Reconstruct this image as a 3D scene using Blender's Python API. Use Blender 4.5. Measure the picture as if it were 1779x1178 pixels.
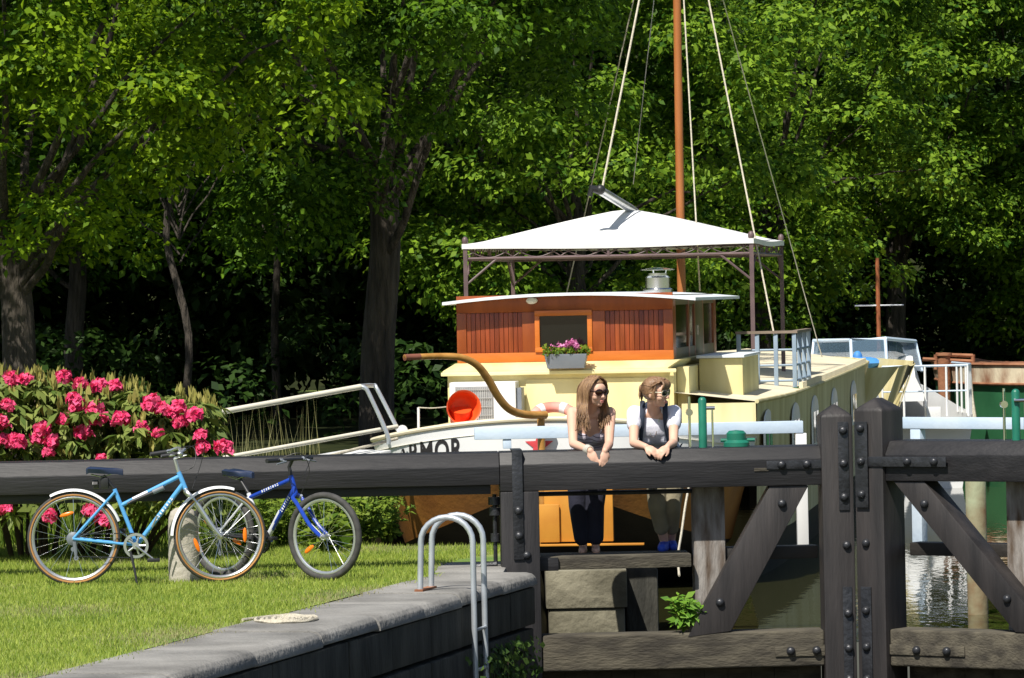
import bpy, bmesh, math, random
import numpy as np
from mathutils import Vector, Matrix

random.seed(7); RNG = np.random.default_rng(7)
for o in list(bpy.data.objects): bpy.data.objects.remove(o)
scene = bpy.context.scene
COL = scene.collection

# ------------------------------------------------------------------ camera
F = 8000.0; CX = 889.5; HY = 515.0; H = 2.05; ROLL = math.radians(1.15)
cam_d = bpy.data.cameras.new('camera'); cam = bpy.data.objects.new('camera', cam_d); COL.objects.link(cam)
cam_d.sensor_width = 36; cam_d.lens = F/1779*36; cam_d.clip_start = 0.5; cam_d.clip_end = 2000
cam_d.shift_y = -(589-HY)/1779
cr, sr = math.cos(ROLL), math.sin(ROLL)
cam.matrix_world = Matrix(((cr, sr, 0, 0), (0, 0, -1, 0), (-sr, cr, 0, H), (0, 0, 0, 1)))
scene.camera = cam
scene.render.resolution_x = 1024; scene.render.resolution_y = 678

def at(px, py, D):
    a = (px-CX)/F*D; b = (HY-py)/F*D
    return Vector((a*cr+b*sr, D, H-a*sr+b*cr))

# ------------------------------------------------------------------ world, sun, exposure
SUN_EL = math.radians(54); SUN_AZ = math.radians(27)      # sun behind the camera, to its left
world = bpy.data.worlds.new('World'); scene.world = world; world.use_nodes = True
nt = world.node_tree; nt.nodes.clear()
sky = nt.nodes.new('ShaderNodeTexSky'); sky.sky_type = 'NISHITA'; sky.sun_disc = False
sky.sun_elevation = SUN_EL; sky.sun_rotation = math.pi+SUN_AZ
bg = nt.nodes.new('ShaderNodeBackground'); bg.inputs[1].default_value = 0.07
wo = nt.nodes.new('ShaderNodeOutputWorld')
nt.links.new(sky.outputs[0], bg.inputs[0]); nt.links.new(bg.outputs[0], wo.inputs[0])
sd = bpy.data.lights.new('sun', 'SUN'); sd.energy = 4.8; sd.angle = math.radians(0.53); sd.color = (1.0, 0.95, 0.86)
sun = bpy.data.objects.new('sun', sd); COL.objects.link(sun)
ldir = Vector((math.sin(SUN_AZ)*math.cos(SUN_EL), math.cos(SUN_AZ)*math.cos(SUN_EL), -math.sin(SUN_EL)))
sun.rotation_euler = ldir.to_track_quat('-Z', 'Y').to_euler(); sun.location = (-20, -20, 30)
scene.view_settings.view_transform = 'Standard'; scene.view_settings.look = 'None'
scene.view_settings.exposure = 0.45; scene.view_settings.gamma = 1

# ------------------------------------------------------------------ materials
MATS = {}
def M(name, col, rough=.6, var=.18, scale=5, col2=None, bump=0, bscale=40, metal=0, stretch=(1,1,1), spec=.5, detail=5, w=.5):
    if name in MATS: return MATS[name]
    m = bpy.data.materials.new(name); m.use_nodes = True; n = m.node_tree; L = n.links
    b = n.nodes['Principled BSDF']
    b.inputs['Roughness'].default_value = rough; b.inputs['Metallic'].default_value = metal
    b.inputs['Specular IOR Level'].default_value = spec
    tc = n.nodes.new('ShaderNodeTexCoord'); mp = n.nodes.new('ShaderNodeMapping'); mp.inputs['Scale'].default_value = stretch
    L.new(tc.outputs['Object'], mp.inputs[0])
    no = n.nodes.new('ShaderNodeTexNoise'); no.inputs['Scale'].default_value = scale; no.inputs['Detail'].default_value = detail
    L.new(mp.outputs[0], no.inputs['Vector'])
    r = n.nodes.new('ShaderNodeValToRGB')
    c2 = col2 if col2 else tuple(min(1, c*(1+var)) for c in col)
    r.color_ramp.elements[0].position = w-.17; r.color_ramp.elements[1].position = w+.17
    r.color_ramp.elements[0].color = (*[c*(1-var) for c in col], 1) if not col2 else (*col, 1)
    r.color_ramp.elements[1].color = (*c2, 1)
    L.new(no.outputs['Fac'], r.inputs[0]); L.new(r.outputs[0], b.inputs['Base Color'])
    if bump:
        n2 = n.nodes.new('ShaderNodeTexNoise'); n2.inputs['Scale'].default_value = bscale; n2.inputs['Detail'].default_value = 6
        L.new(mp.outputs[0], n2.inputs['Vector'])
        bp = n.nodes.new('ShaderNodeBump'); bp.inputs['Strength'].default_value = bump; bp.inputs['Distance'].default_value = .02
        L.new(n2.outputs['Fac'], bp.inputs['Height']); L.new(bp.outputs[0], b.inputs['Normal'])
    MATS[name] = m; return m

def leaf_mat(name, dark, light, trans=.35, rough=.55):
    m = bpy.data.materials.new(name); m.use_nodes = True; n = m.node_tree; L = n.links
    b = n.nodes['Principled BSDF']; b.inputs['Roughness'].default_value = rough; b.inputs['Specular IOR Level'].default_value = .18
    g = n.nodes.new('ShaderNodeNewGeometry'); r = n.nodes.new('ShaderNodeValToRGB')
    r.color_ramp.elements[0].color = (*dark, 1); r.color_ramp.elements[1].color = (*light, 1)
    L.new(g.outputs['Random Per Island'], r.inputs[0]); L.new(r.outputs[0], b.inputs['Base Color'])
    t = n.nodes.new('ShaderNodeBsdfTranslucent'); L.new(r.outputs[0], t.inputs['Color'])
    mx = n.nodes.new('ShaderNodeMixShader'); mx.inputs[0].default_value = trans
    L.new(b.outputs[0], mx.inputs[1]); L.new(t.outputs[0], mx.inputs[2]); L.new(mx.outputs[0], n.nodes['Material Output'].inputs[0])
    return m

def glass_mat(name, col, rough=.03, alpha=.5):
    m = bpy.data.materials.new(name); m.use_nodes = True; n = m.node_tree
    b = n.nodes['Principled BSDF']; b.inputs['Base Color'].default_value = (*col, 1); b.inputs['Roughness'].default_value = rough
    b.inputs['Alpha'].default_value = alpha; b.inputs['Specular IOR Level'].default_value = .7
    return m

m_tar = M('tarred_timber', (.007, .0066, .008), .55, .4, 3, (.018, .0168, .0185), .18, 14, stretch=(.5, 3, 5))
m_tarv = M('tarred_post', (.010, .009, .010), .55, .4, 3, (.024, .021, .022), .18, 14, stretch=(5, 5, .5))
m_tarw = M('tarred_timber_worn', (.013, .0115, .012), .6, .4, 2.0, (.036, .031, .030), .22, 12, stretch=(4, 4, .5))
m_rail_old = M('old_mossy_timber', (.035, .030, .022), .9, .4, 4, (.105, .092, .065), .5, 22, stretch=(.8, 3, 3))
m_iron = M('black_iron', (.02, .021, .024), .38, .3, 8, (.04, .042, .048), .3, 30, metal=.3)
m_stone = M('coping_stone', (.14, .135, .125), .85, .3, 1.6, (.30, .29, .27), .7, 25)
m_wall = M('dark_wall_stone', (.016, .016, .012), .8, .5, 3, (.06, .057, .045), .9, 14, stretch=(2, 2, .6))
m_pier = M('pier_stone', (.12, .11, .075), .9, .3, 3, (.27, .25, .18), .8, 16)
m_conc = M('concrete_post', (.30, .27, .22), .9, .3, 4, (.42, .39, .33), .5, 30)
m_white = M('white_paint', (.74, .75, .75), .35, .06, 2, (.82, .82, .81))
m_whiteb = M('pale_blue_rail', (.50, .62, .76), .4, .06, 3, (.60, .70, .80), .1, 30)  # pale blue, unlike the plain white above
m_hull_or = M('ochre_hull_paint', (.20, .08, .018), .5, .3, 1.6, (.36, .16, .03), .2, 20)
m_orange = M('orange_rudder_paint', (.50, .20, .02), .5, .15, 3, (.6, .27, .03))
m_black = M('black_hull_bottom', (.012, .011, .011), .6, .4, 3, (.028, .024, .02), .3, 20)
m_yel = M('cream_yellow_paint', (.58, .48, .20), .5, .08, 1.6, (.76, .67, .35), .08, 12, stretch=(2, 2, .35), w=.42)
m_cream = M('cream_side_paint', (.46, .39, .18), .5, .1, 1.5, (.68, .62, .37), .08, 10, stretch=(2.5, 2.5, .3))
m_deck = M('cream_deck', (.64, .57, .40), .7, .1, 2, (.74, .67, .50))
m_mahog = M('varnished_mahogany', (.22, .05, .014), .3, .3, 3, (.32, .08, .02), .1, 30, stretch=(3, 3, .6))
m_mahog2 = M('bright_varnish', (.52, .13, .02), .3, .2, 3, (.6, .18, .03), .1, 30, stretch=(.6, 3, 3))
PLK = [M('plank_%d' % i, c, .32, .25, 4, None, .1, 30, stretch=(4, 4, .5)) for i, c in enumerate(((.20, .042, .016), (.27, .06, .018), (.16, .032, .014), (.34, .085, .022), (.24, .05, .016)))]
m_till = M('tiller_wood', (.36, .17, .035), .35, .25, 5, (.52, .27, .07), .1, 30, stretch=(.5, 3, 3))
m_roof = M('pale_roof', (.66, .72, .78), .45, .06, 2, (.76, .8, .83))
m_canvas = M('white_canvas', (.70, .70, .68), .8, .03, 1.5, (.80, .80, .79), .2, 6)
m_gaz = M('plum_steel', (.10, .065, .07), .5, .2, 5, (.15, .10, .10))
m_mast = M('mast_varnish', (.33, .11, .03), .4, .2, 3, (.43, .16, .05), stretch=(3, 3, .4))
m_steel = M('galvanised_steel', (.50, .54, .58), .35, .12, 8, (.62, .66, .70), metal=.55)
m_chrome = M('stainless', (.7, .71, .72), .16, .08, 6, None, metal=1)
m_alu = M('aluminium', (.58, .59, .6), .3, .1, 6, None, metal=.8)
m_rope = M('rope', (.42, .38, .29), .9, .25, 40, (.6, .55, .44), .5, 120)
m_red = M('red_cowl', (.80, .07, .015), .4, .08, 2, (.86, .11, .02))
m_buoy = M('faded_lifebuoy', (.70, .13, .07), .7, .2, 4, (.78, .40, .34))
m_grey_plastic = M('grey_plastic', (.16, .18, .21), .5, .1, 5)
m_grille = M('grille_grey', (.30, .30, .30), .6, .1, 20)
m_green = M('green_paint', (.01, .13, .085), .4, .2, 5, (.015, .19, .12))
m_gboat = M('green_hull', (.02, .11, .045), .55, .25, .8, (.04, .19, .08), .1, 10)
m_rust = M('rust', (.20, .07, .03), .9, .35, 3, (.36, .17, .09), .5, 20)
m_rustcream = M('rusty_cream', (.26, .10, .045), .9, .3, 3.2, (.72, .62, .45), .4, 20, stretch=(1, 1, .6), w=.45)
m_glass_d = glass_mat('dark_glass', (.006, .007, .006), .04, 1.0)
m_glass_b = glass_mat('brown_glass', (.045, .036, .010), .06, .88)
m_glass_c = glass_mat('windscreen_glass', (.10, .16, .22), .05, .5)
m_blue_sheet = M('blue_sheet', (.06, .25, .62), .6, .15, 5)
m_rubber = M('tyre_rubber', (.035, .034, .033), .8, .3, 20, (.06, .058, .055))
m_gum = M('gum_wall', (.42, .20, .06), .7, .15, 8)
m_lblue = M('light_blue_enamel', (.10, .36, .72), .25, .08, 3)
m_lbluew = M('pale_blue_enamel', (.62, .66, .78), .25, .06, 3)
m_dblue = M('deep_blue_enamel', (.012, .05, .36), .25, .15, 3)
m_silver = M('silver_enamel', (.62, .64, .68), .3, .06, 4)
m_blk = M('black_plastic', (.018, .018, .02), .45, .2, 8)
m_navysad = M('navy_saddle', (.015, .025, .06), .4, .2, 6)
m_refl = M('orange_reflector', (.85, .20, .01), .25, .08, 30)
m_decal = M('white_decal', (.75, .77, .8), .4, .03, 5)
m_bark = M('bark', (.03, .024, .018), .95, .4, 4, (.10, .082, .064), 1.0, 9, stretch=(3, 3, .5))
[nd for nd in m_bark.node_tree.nodes if nd.type == 'BUMP'][0].inputs['Distance'].default_value = .12
m_twig = M('twig', (.07, .05, .03), .9, .3, 4)
m_text = M('black_lettering', (.02, .018, .02), .5, .1, 5)
m_star = M('red_star', (.62, .06, .07), .5, .1, 5)
m_skin = M('skin', (.62, .37, .27), .5, .06, 6, (.68, .42, .31), spec=.3)
m_lip = M('lips', (.55, .2, .17), .4, .05, 6)
m_hairA = M('brown_hair', (.15, .08, .04), .42, .3, 14, (.34, .2, .10), .5, 60, stretch=(3, 3, .35))
m_hairB = M('light_brown_hair', (.15, .08, .04), .42, .3, 14, (.28, .16, .085), .5, 60, stretch=(1, 1, 1))
m_tank = M('grey_tank', (.38, .34, .41), .85, .1, 6, None, .3, 25)
m_tank2 = M('dark_stripe', (.05, .045, .06), .85, .1, 6)
m_tee = M('white_tee', (.66, .66, .76), .85, .05, 5, (.74, .74, .82), .5, 14)
m_navy = M('navy_cloth', (.012, .013, .028), .9, .2, 6, None, .3, 20)
m_khaki = M('khaki_cloth', (.20, .175, .115), .9, .15, 6, (.27, .24, .165), .4, 18)
m_shoe = M('blue_shoe', (.02, .07, .5), .6, .15, 8)
m_strap = M('strap_navy', (.02, .028, .05), .8, .2, 10)
m_pinkf = leaf_mat('pink_petals', (.72, .025, .14), (.95, .16, .33), .25)
m_geran = leaf_mat('geranium_petals', (.6, .12, .36), (.8, .35, .6), .25)
m_leafL = leaf_mat('oak_leaf', (.035, .10, .005), (.28, .42, .014), .42)
m_leafM = leaf_mat('dark_oak_leaf', (.02, .065, .005), (.13, .25, .012), .36)
m_leafR = leaf_mat('fresh_leaf', (.03, .10, .010), (.26, .41, .03), .42)
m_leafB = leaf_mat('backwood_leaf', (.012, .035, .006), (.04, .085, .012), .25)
m_rhod = leaf_mat('rhododendron_leaf', (.07, .12, .02), (.24, .28, .07), .2)
m_shoot = leaf_mat('new_shoot', (.26, .25, .06), (.45, .40, .12), .2)
m_weed = leaf_mat('weed_leaf', (.07, .14, .015), (.24, .32, .04), .35)
m_grassb = leaf_mat('grass_blade', (.17, .27, .03), (.44, .50, .10), .35)
m_straw = leaf_mat('grass_straw', (.25, .24, .10), (.42, .40, .2), .3)

# lawn material: greens with worn straw patches
def lawn():
    m = M('lawn_ground', (.10, .18, .025), .95, .3, 1.2, (.26, .29, .07), .6, 40)
    return m
m_lawn = lawn()
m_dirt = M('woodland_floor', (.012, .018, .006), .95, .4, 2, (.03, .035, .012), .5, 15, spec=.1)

def water():
    m = bpy.data.materials.new('canal_water'); m.use_nodes = True; n = m.node_tree; L = n.links
    b = n.nodes['Principled BSDF']; b.inputs['Base Color'].default_value = (.035, .035, .012, 1)
    b.inputs['Roughness'].default_value = .03; b.inputs['Specular IOR Level'].default_value = .6
    tc = n.nodes.new('ShaderNodeTexCoord'); mp = n.nodes.new('ShaderNodeMapping'); mp.inputs['Scale'].default_value = (2.5, .8, 1)
    L.new(tc.outputs['Object'], mp.inputs[0])
    no = n.nodes.new('ShaderNodeTexNoise'); no.inputs['Scale'].default_value = 3; no.inputs['Detail'].default_value = 3
    L.new(mp.outputs[0], no.inputs['Vector'])
    bp = n.nodes.new('ShaderNodeBump'); bp.inputs['Strength'].default_value = .12; bp.inputs['Distance'].default_value = .02
    L.new(no.outputs['Fac'], bp.inputs['Height']); L.new(bp.outputs[0], b.inputs['Normal'])
    return m
m_water = water()

# ------------------------------------------------------------------ mesh helpers
class MB:
    def __init__(s): s.v = []; s.f = []
    def add(s, vs, fs):
        k = len(s.v); s.v += [tuple(v) for v in vs]; s.f += [tuple(i+k for i in f) for f in fs]; return s
    def obox(s, c, ax, ay, az):
        c = Vector(c); ax, ay, az = Vector(ax), Vector(ay), Vector(az)
        P = [c+ax*i+ay*j+az*k for k in (-1, 1) for j in (-1, 1) for i in (-1, 1)]
        return s.add(P, [(0, 2, 3, 1), (4, 5, 7, 6), (0, 1, 5, 4), (2, 6, 7, 3), (0, 4, 6, 2), (1, 3, 7, 5)])
    def box(s, x0, x1, y0, y1, z0, z1):
        return s.obox(((x0+x1)/2, (y0+y1)/2, (z0+z1)/2), ((x1-x0)/2, 0, 0), (0, (y1-y0)/2, 0), (0, 0, (z1-z0)/2))
    def prism(s, pts, d):            # pts: ring of Vectors, extruded by vector d
        n = len(pts); d = Vector(d); P = [Vector(p) for p in pts]+[Vector(p)+d for p in pts]
        return s.add(P, [tuple(range(n-1, -1, -1)), tuple(range(n, 2*n))]+[(i, (i+1) % n, n+(i+1) % n, n+i) for i in range(n)])
    def tube(s, pts, r, n=8, flat=1.0, cap=True, closed=False):
        pts = [Vector(p) for p in pts]; m = len(pts)
        R = r if isinstance(r, (list, tuple)) else [r]*m
        vs = []; u = None
        for i, p in enumerate(pts):
            if closed: t = pts[(i+1) % m]-pts[i-1]
            else: t = pts[min(i+1, m-1)]-pts[max(i-1, 0)]
            t = t.normalized() if t.length > 1e-9 else Vector((0, 0, 1))
            if u is None:
                u = t.orthogonal().normalized() if abs(t.z) > .9 else t.cross(Vector((0, 0, 1))).normalized()
            u = (u-t*u.dot(t)); u = u.normalized() if u.length > 1e-6 else t.orthogonal().normalized()
            w = t.cross(u)
            for k in range(n):
                a = 2*math.pi*k/n
                vs.append(p+u*(math.cos(a)*R[i])+w*(math.sin(a)*R[i]*flat))
        fs = []
        for i in range(m if closed else m-1):
            j = (i+1) % m
            for k in range(n):
                fs.append((i*n+k, i*n+(k+1) % n, j*n+(k+1) % n, j*n+k))
        if cap and not closed:
            fs.append(tuple(range(n-1, -1, -1))); fs.append(tuple(range((m-1)*n, m*n)))
        return s.add(vs, fs)
    def lathe(s, prof, c, axis=(0, 0, 1), n=20, ref=None, cap=True):
        c = Vector(c); a = Vector(axis).normalized(); u = Vector(ref).normalized() if ref else a.orthogonal().normalized(); w = a.cross(u)
        vs = []
        for r, z in prof:
            for k in range(n):
                t = 2*math.pi*k/n; vs.append(c+a*z+u*(r*math.cos(t))+w*(r*math.sin(t)))
        fs = [(i*n+k, i*n+(k+1) % n, (i+1)*n+(k+1) % n, (i+1)*n+k) for i in range(len(prof)-1) for k in range(n)]
        if cap and prof[0][0] > 1e-6: fs.append(tuple(range(n-1, -1, -1)))
        if cap and prof[-1][0] > 1e-6: fs.append(tuple(range((len(prof)-1)*n, len(prof)*n)))
        return s.add(vs, fs)
    def ell(s, c, ax, ay, az, nu=12, nv=8):
        c = Vector(c); ax, ay, az = Vector(ax), Vector(ay), Vector(az); vs = []; fs = []
        vs.append(c-az)
        for j in range(1, nv):
            p = -math.pi/2+math.pi*j/nv
            for i in range(nu):
                t = 2*math.pi*i/nu
                vs.append(c+ax*(math.cos(p)*math.cos(t))+ay*(math.cos(p)*math.sin(t))+az*math.sin(p))
        vs.append(c+az); e = len(vs)-1
        for i in range(nu): fs.append((0, 1+(i+1) % nu, 1+i))
        for j in range(nv-2):
            for i in range(nu):
                a = 1+j*nu+i; b = 1+j*nu+(i+1) % nu
                fs.append((a, b, b+nu, a+nu))
        k = 1+(nv-2)*nu
        for i in range(nu): fs.append((k+i, k+(i+1) % nu, e))
        return s.add(vs, fs)
    def mesh(s, name, bevel=0, smooth=True, ang=38, seg=2):
        me = bpy.data.meshes.new(name); me.from_pydata(s.v, [], s.f)
        if bevel:
            bm = bmesh.new(); bm.from_mesh(me)
            bmesh.ops.recalc_face_normals(bm, faces=bm.faces)
            es = [e for e in bm.edges if len(e.link_faces) == 2 and e.calc_face_angle(0) > .5]
            bmesh.ops.bevel(bm, geom=es, offset=bevel, segments=seg, affect='EDGES', profile=.6)
            bm.to_mesh(me); bm.free()
        else:
            bm = bmesh.new(); bm.from_mesh(me); bmesh.ops.recalc_face_normals(bm, faces=bm.faces); bm.to_mesh(me); bm.free()
        me.update()
        if smooth:
            me.shade_smooth(); me.set_sharp_from_angle(angle=math.radians(ang))
        return me
    def build(s, name, mat, parent=None, bevel=0, smooth=True, ang=38, seg=2):
        return link(name, s.mesh(name, bevel, smooth, ang, seg), mat, parent)

def wmat(o):
    mlt = Matrix.LocRotScale(o.location, o.rotation_euler, o.scale)
    return (wmat(o.parent) @ o.matrix_parent_inverse @ mlt) if o.parent else mlt
def link(name, me, mat, parent=None):
    if mat is not None and not me.materials: me.materials.append(mat)
    o = bpy.data.objects.new(name, me); COL.objects.link(o)
    if parent is not None:
        o.parent = parent; o.matrix_parent_inverse = wmat(parent).inverted()
    return o
def thing(name, label, cat, loc, group=None):
    e = bpy.data.objects.new(name, None); COL.objects.link(e); e.location = loc; e.empty_display_size = .1
    return tag(e, label, cat, group)
def tag(o, label, cat, group=None, kind=None):
    o['label'] = label; o['category'] = cat
    if group: o['group'] = group
    if kind: o['kind'] = kind
    return o
def struct(o): o['kind'] = 'structure'; return o
def place(name, me, mat, parent, loc, rot=None):           # shared mesh at a place
    o = link(name, me, mat, parent); o.location = loc
    if rot is not None: o.rotation_euler = rot
    return o

def fast_mesh(name, V, Fq, k=4):
    me = bpy.data.meshes.new(name); nv, nf = len(V), len(Fq)
    me.vertices.add(nv); me.vertices.foreach_set('co', np.ascontiguousarray(V, dtype=np.float32).ravel())
    me.loops.add(nf*k); me.loops.foreach_set('vertex_index', np.ascontiguousarray(Fq, dtype=np.int32).ravel())
    me.polygons.add(nf); me.polygons.foreach_set('loop_start', np.arange(nf, dtype=np.int32)*k)
    me.polygons.foreach_set('loop_total', np.full(nf, k, dtype=np.int32))
    me.update(calc_edges=True); return me

def unit(a): return a/np.maximum(np.linalg.norm(a, axis=1, keepdims=True), 1e-9)
def leaves_arr(C, Nn, size, aspect=.6, rng=RNG, fold=.25, along=None):
    """kite-shaped folded leaves at C with normals Nn"""
    n = len(C); Nn = unit(Nn); T = rng.normal(size=(n, 3)) if along is None else along
    T = unit(T-Nn*np.sum(T*Nn, 1, keepdims=True)); B = np.cross(Nn, T)
    L = (size*rng.uniform(.5, 1.5, n))[:, None] if np.isscalar(size) else (size*rng.uniform(.7, 1.2, n))[:, None]
    W = L*aspect*.5
    v0 = C; v2 = C+T*L-Nn*L*.12; mid = C+T*L*.5
    v1 = mid+B*W+Nn*W*fold; v3 = mid-B*W+Nn*W*fold
    V = np.stack([v0, v1, v2, v3], 1).reshape(-1, 3)
    Fq = np.arange(4*n).reshape(-1, 4)
    return V, Fq
def join_arr(lst):
    Vs = []; Fs = []; k = 0
    for V, Fq in lst: Vs.append(V); Fs.append(Fq+k); k += len(V)
    return np.concatenate(Vs), np.concatenate(Fs)

# ================================================================== THE SETTING
WD = Vector((.2297, .9733, 0)); WN = Vector((.9733, -.2297, 0))      # along the lock wall / out into the chamber
def wall(k, off=0, z=0):      # k: metres along wall measured from the point near the ladder
    p = Vector((-.32, 32.27, 0))+WD*k+WN*off; p.z = z; return p
K1 = 2.05                                                            # end of the wall at the gate recess
def sheet(name, pts, mat, z=None):
    me = bpy.data.meshes.new(name); me.from_pydata([tuple(p) for p in pts], [], [tuple(range(len(pts)))]); me.update()
    return struct(link(name, me, mat))
CW = .72                                                             # coping width
bank = [(-.55, 34.3), (-.40, 35.2), (-.05, 35.7), (.15, 37.2), (-.12, 38.0), (-1.0, 38.15), (-1.75, 39.2), (-1.75, 43), (-.6, 52), (1.6, 66), (3.2, 78), (9, 83), (60, 90)]
w0 = wall(-45, -CW); w1 = wall(K1, -CW)
gl = [(-160, -40, 0), (w0.x, w0.y, 0), (w1.x, w1.y, 0)]+[(x, y, 0) for x, y in bank]+[(160, 90, 0), (160, 400, 0), (-160, 400, 0)]
sheet('ground', gl, m_lawn)
rw = lambda k: wall(k, 5.3)
a0, a1 = rw(-45), rw(4)
sheet('right_bank_ground', [(a0.x, a0.y, 0), (160, -40, 0), (160, 70, 0), (12, 70, 0), (7.2, 50, 0), (a1.x, a1.y, 0)], m_lawn)
sheet('canal_water', [(-8, 35.2, -.65), (.0, 35.2, -.65), (2.6, 35.25, -.65), (9, 33, -.65), (60, 33, -.65), (60, 96, -.65), (-8, 96, -.65)], m_water)
sheet('chamber_water', [(-30, -40, -2.6), (30, -40, -2.6), (30, 36, -2.6), (-30, 36, -2.6)], m_water)
# banks' vertical faces
mb = MB()
for (x0, y0), (x1, y1) in zip(bank[:-1], bank[1:]):
    mb.add([(x0, y0, 0), (x1, y1, 0), (x1+.25, y1-.02, -1.2), (x0+.25, y0-.02, -1.2)], [(0, 1, 2, 3)])
struct(mb.build('canal_bank', M('bank_earth', (.03, .03, .015), .95, .4, 3, (.08, .075, .04), .6, 12)))
# hill behind the wood, added dark to block bright sky in the gaps
xs = np.linspace(-90, 110, 41); ys = np.linspace(104, 170, 14); V = []; Fq = []
for j, y in enumerate(ys):
    for i, x in enumerate(xs):
        tt = min(1, (y-104)/40); V.append((x, y, -.2+26*tt*tt*(3-2*tt)+1.5*math.sin(x*.13+y*.2)*tt))
for j in range(13):
    for i in range(40): a = j*41+i; Fq.append((a, a+1, a+42, a+41))
me = bpy.data.meshes.new('sky_block_hill'); me.from_pydata(V, [], Fq); me.shade_smooth(); struct(link('sky_block_hill', me, m_dirt))
# woodland floor strip under the trees
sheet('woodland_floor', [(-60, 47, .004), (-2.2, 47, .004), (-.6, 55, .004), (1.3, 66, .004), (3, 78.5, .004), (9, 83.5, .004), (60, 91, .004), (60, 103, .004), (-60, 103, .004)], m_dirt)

# lock wall, stone by stone
lw = struct(MB().obox(wall((K1-45)/2, -CW/2-.05, -1.9), WD*((K1+45)/2-.02), WN*(CW/2-.12), (0, 0, 1.68)).build('lock_wall', m_wall))
k = K1; i = 0; rr = random.Random(3)
while k > -16:
    Lk = rr.uniform(1.0, 1.7) if i else 1.1
    prof = [(-CW, -.10), (-.03, -.10), (.0, -.095), (.0, -.075), (-.012, -.035), (-.04, -.010), (-.085, 0), (-CW, 0.004)]
    dz = rr.uniform(-.008, .008); do = rr.uniform(-.015, .01)
    pts = [wall(k-Lk+.008, o+do, z+dz) for o, z in prof]
    MB().prism(pts, WD*(Lk-.016)).build('coping_stone', m_stone, lw, bevel=.008)
    k -= Lk; i += 1
for row in range(6):
    k = K1-.02-(row % 2)*.0; z1 = -.105 if row == 0 else .01-row*.42
    first = True
    while k > -9:
        Lk = rr.uniform(.55, 1.1)
        if row % 2 and first: Lk *= .5
        first = False
        o = -.02+rr.uniform(-.015, .012)
        hh = .145 if row == 0 else .205; c = wall(k-Lk/2, o-.15, z1-hh)
        MB().obox(c, WD*(Lk/2-.008), WN*.15, (0, 0, hh-.007)).build('stone_block', m_wall, lw, bevel=.015)
        k -= Lk
# recess return wall by the gate
rec = struct(MB().obox((-.36, 34.95, -1.0), (.27, 0, 0), (0, .62, 0), (0, 0, .990)).build('recess_wall', m_wall, None, bevel=.02))
MB().obox((-.36, 34.97, -.09), (.28, -.02, 0), (.02, .62, 0), (0, 0, .094)).build('coping_stone', m_stone, rec, bevel=.02)
# opposite chamber wall
struct(MB().obox(wall(-20, 5.7, -1.6), WD*24, WN*.4, (0, 0, 1.598)).build('far_chamber_wall', m_wall))

# stone pier upstream of the gate
pr = thing('stone_pier', 'weathered sandstone pier under the footboard beside the dark gate post', 'pier', at(1010, 1095, 36.6))
for (x0, x1, z0, z1, d) in ((.22, .86, -.42, -.12, 0), (.24, .84, -.74, -.425, .02), (.20, .86, -1.1, -.745, 0)):
    MB().box(x0, x1, 36.3+d, 37.4, z0, z1).build('stone_block', m_pier, pr, bevel=.014)
MB().box(.86, 1.12, 36.75, 37.5, -1.1, -.13).build('stone_block', m_wall, pr, bevel=.03)  # dark stone puts the pier's shaded right side into the colour

# ================================================================== LOCK GATES
bolt_me = MB().lathe([(.034, 0), (.033, .008), (.027, .022), (.015, .03), (0.0001, .032)], (0, 0, 0), (0, -1, 0), 14).mesh('bolt')
bolt_me.materials.append(m_iron)

class Leaf:
    def __init__(s, O, ang): s.O = Vector(O); a = math.radians(ang); s.u = Vector((math.cos(a), math.sin(a), 0)); s.n = Vector((math.sin(a), -math.cos(a), 0)); s.ang = a
    def p(s, u, n, z): q = s.O+s.u*u+s.n*n; q.z = z; return q
    def bar(s, u0, u1, n0, n1, z0, z1, mb=None):
        mb = mb or MB(); return mb.obox(s.p((u0+u1)/2, (n0+n1)/2, (z0+z1)/2), s.u*(abs(u1-u0)/2), s.n*(abs(n1-n0)/2), (0, 0, (z1-z0)/2))
    def prof(s, u0, u1, pr): return MB().prism([s.p(u0, n, z) for n, z in pr], s.u*(u1-u0))
    def bolt(s, u, n, z, par): o = place('bolt', bolt_me, None, par, (0, 0, 0)); o.matrix_parent_inverse = wmat(par).inverted(); o.location = s.p(u, n, z); o.rotation_euler = (0, 0, s.ang); return o
    def ux(s, px, n=0):          # leaf coordinate whose projection falls on photo column px (level with the beam)
        lo, hi = -8, 8
        for _ in range(50):
            mid = (lo+hi)/2; q = s.p(mid, n, .8); x = CX+F*((q.x)*cr-(q.z-H)*sr)/q.y
            if x < px: lo = mid
            else: hi = mid
        return lo
LG = Leaf((.055, 35.0, 0), 2.0)
g = thing('lock_gate', 'black timber lock gate with the long balance beam the two women lean on', 'lock gate', LG.p(0, 0, -.4), 'pair of lock gates')
X = lambda px: LG.ux(px, .16)
uh0, uh1 = X(868), X(935); um0, um1 = X(1426), X(1481)
# balance beam: chamfered top edge
bp = [(.17, .575), (.17, .775), (.115, .868), (-.17, .874), (-.17, .575)]
bpl = [(.17, .628), (.17, .765), (.105, .868), (-.17, .874), (-.17, .628)]
beam = LG.prof(uh0-.0, um0, bp).build('balance_beam', m_tar, g, bevel=.008)
LG.prof(-7.5, uh0-.003, bpl).build('balance_beam', m_tar, g, bevel=.008)
LG.bar(-7.5, X(852), .10, -.15, .556, .627).build('under_timber', m_tar, g, bevel=.006)
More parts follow.
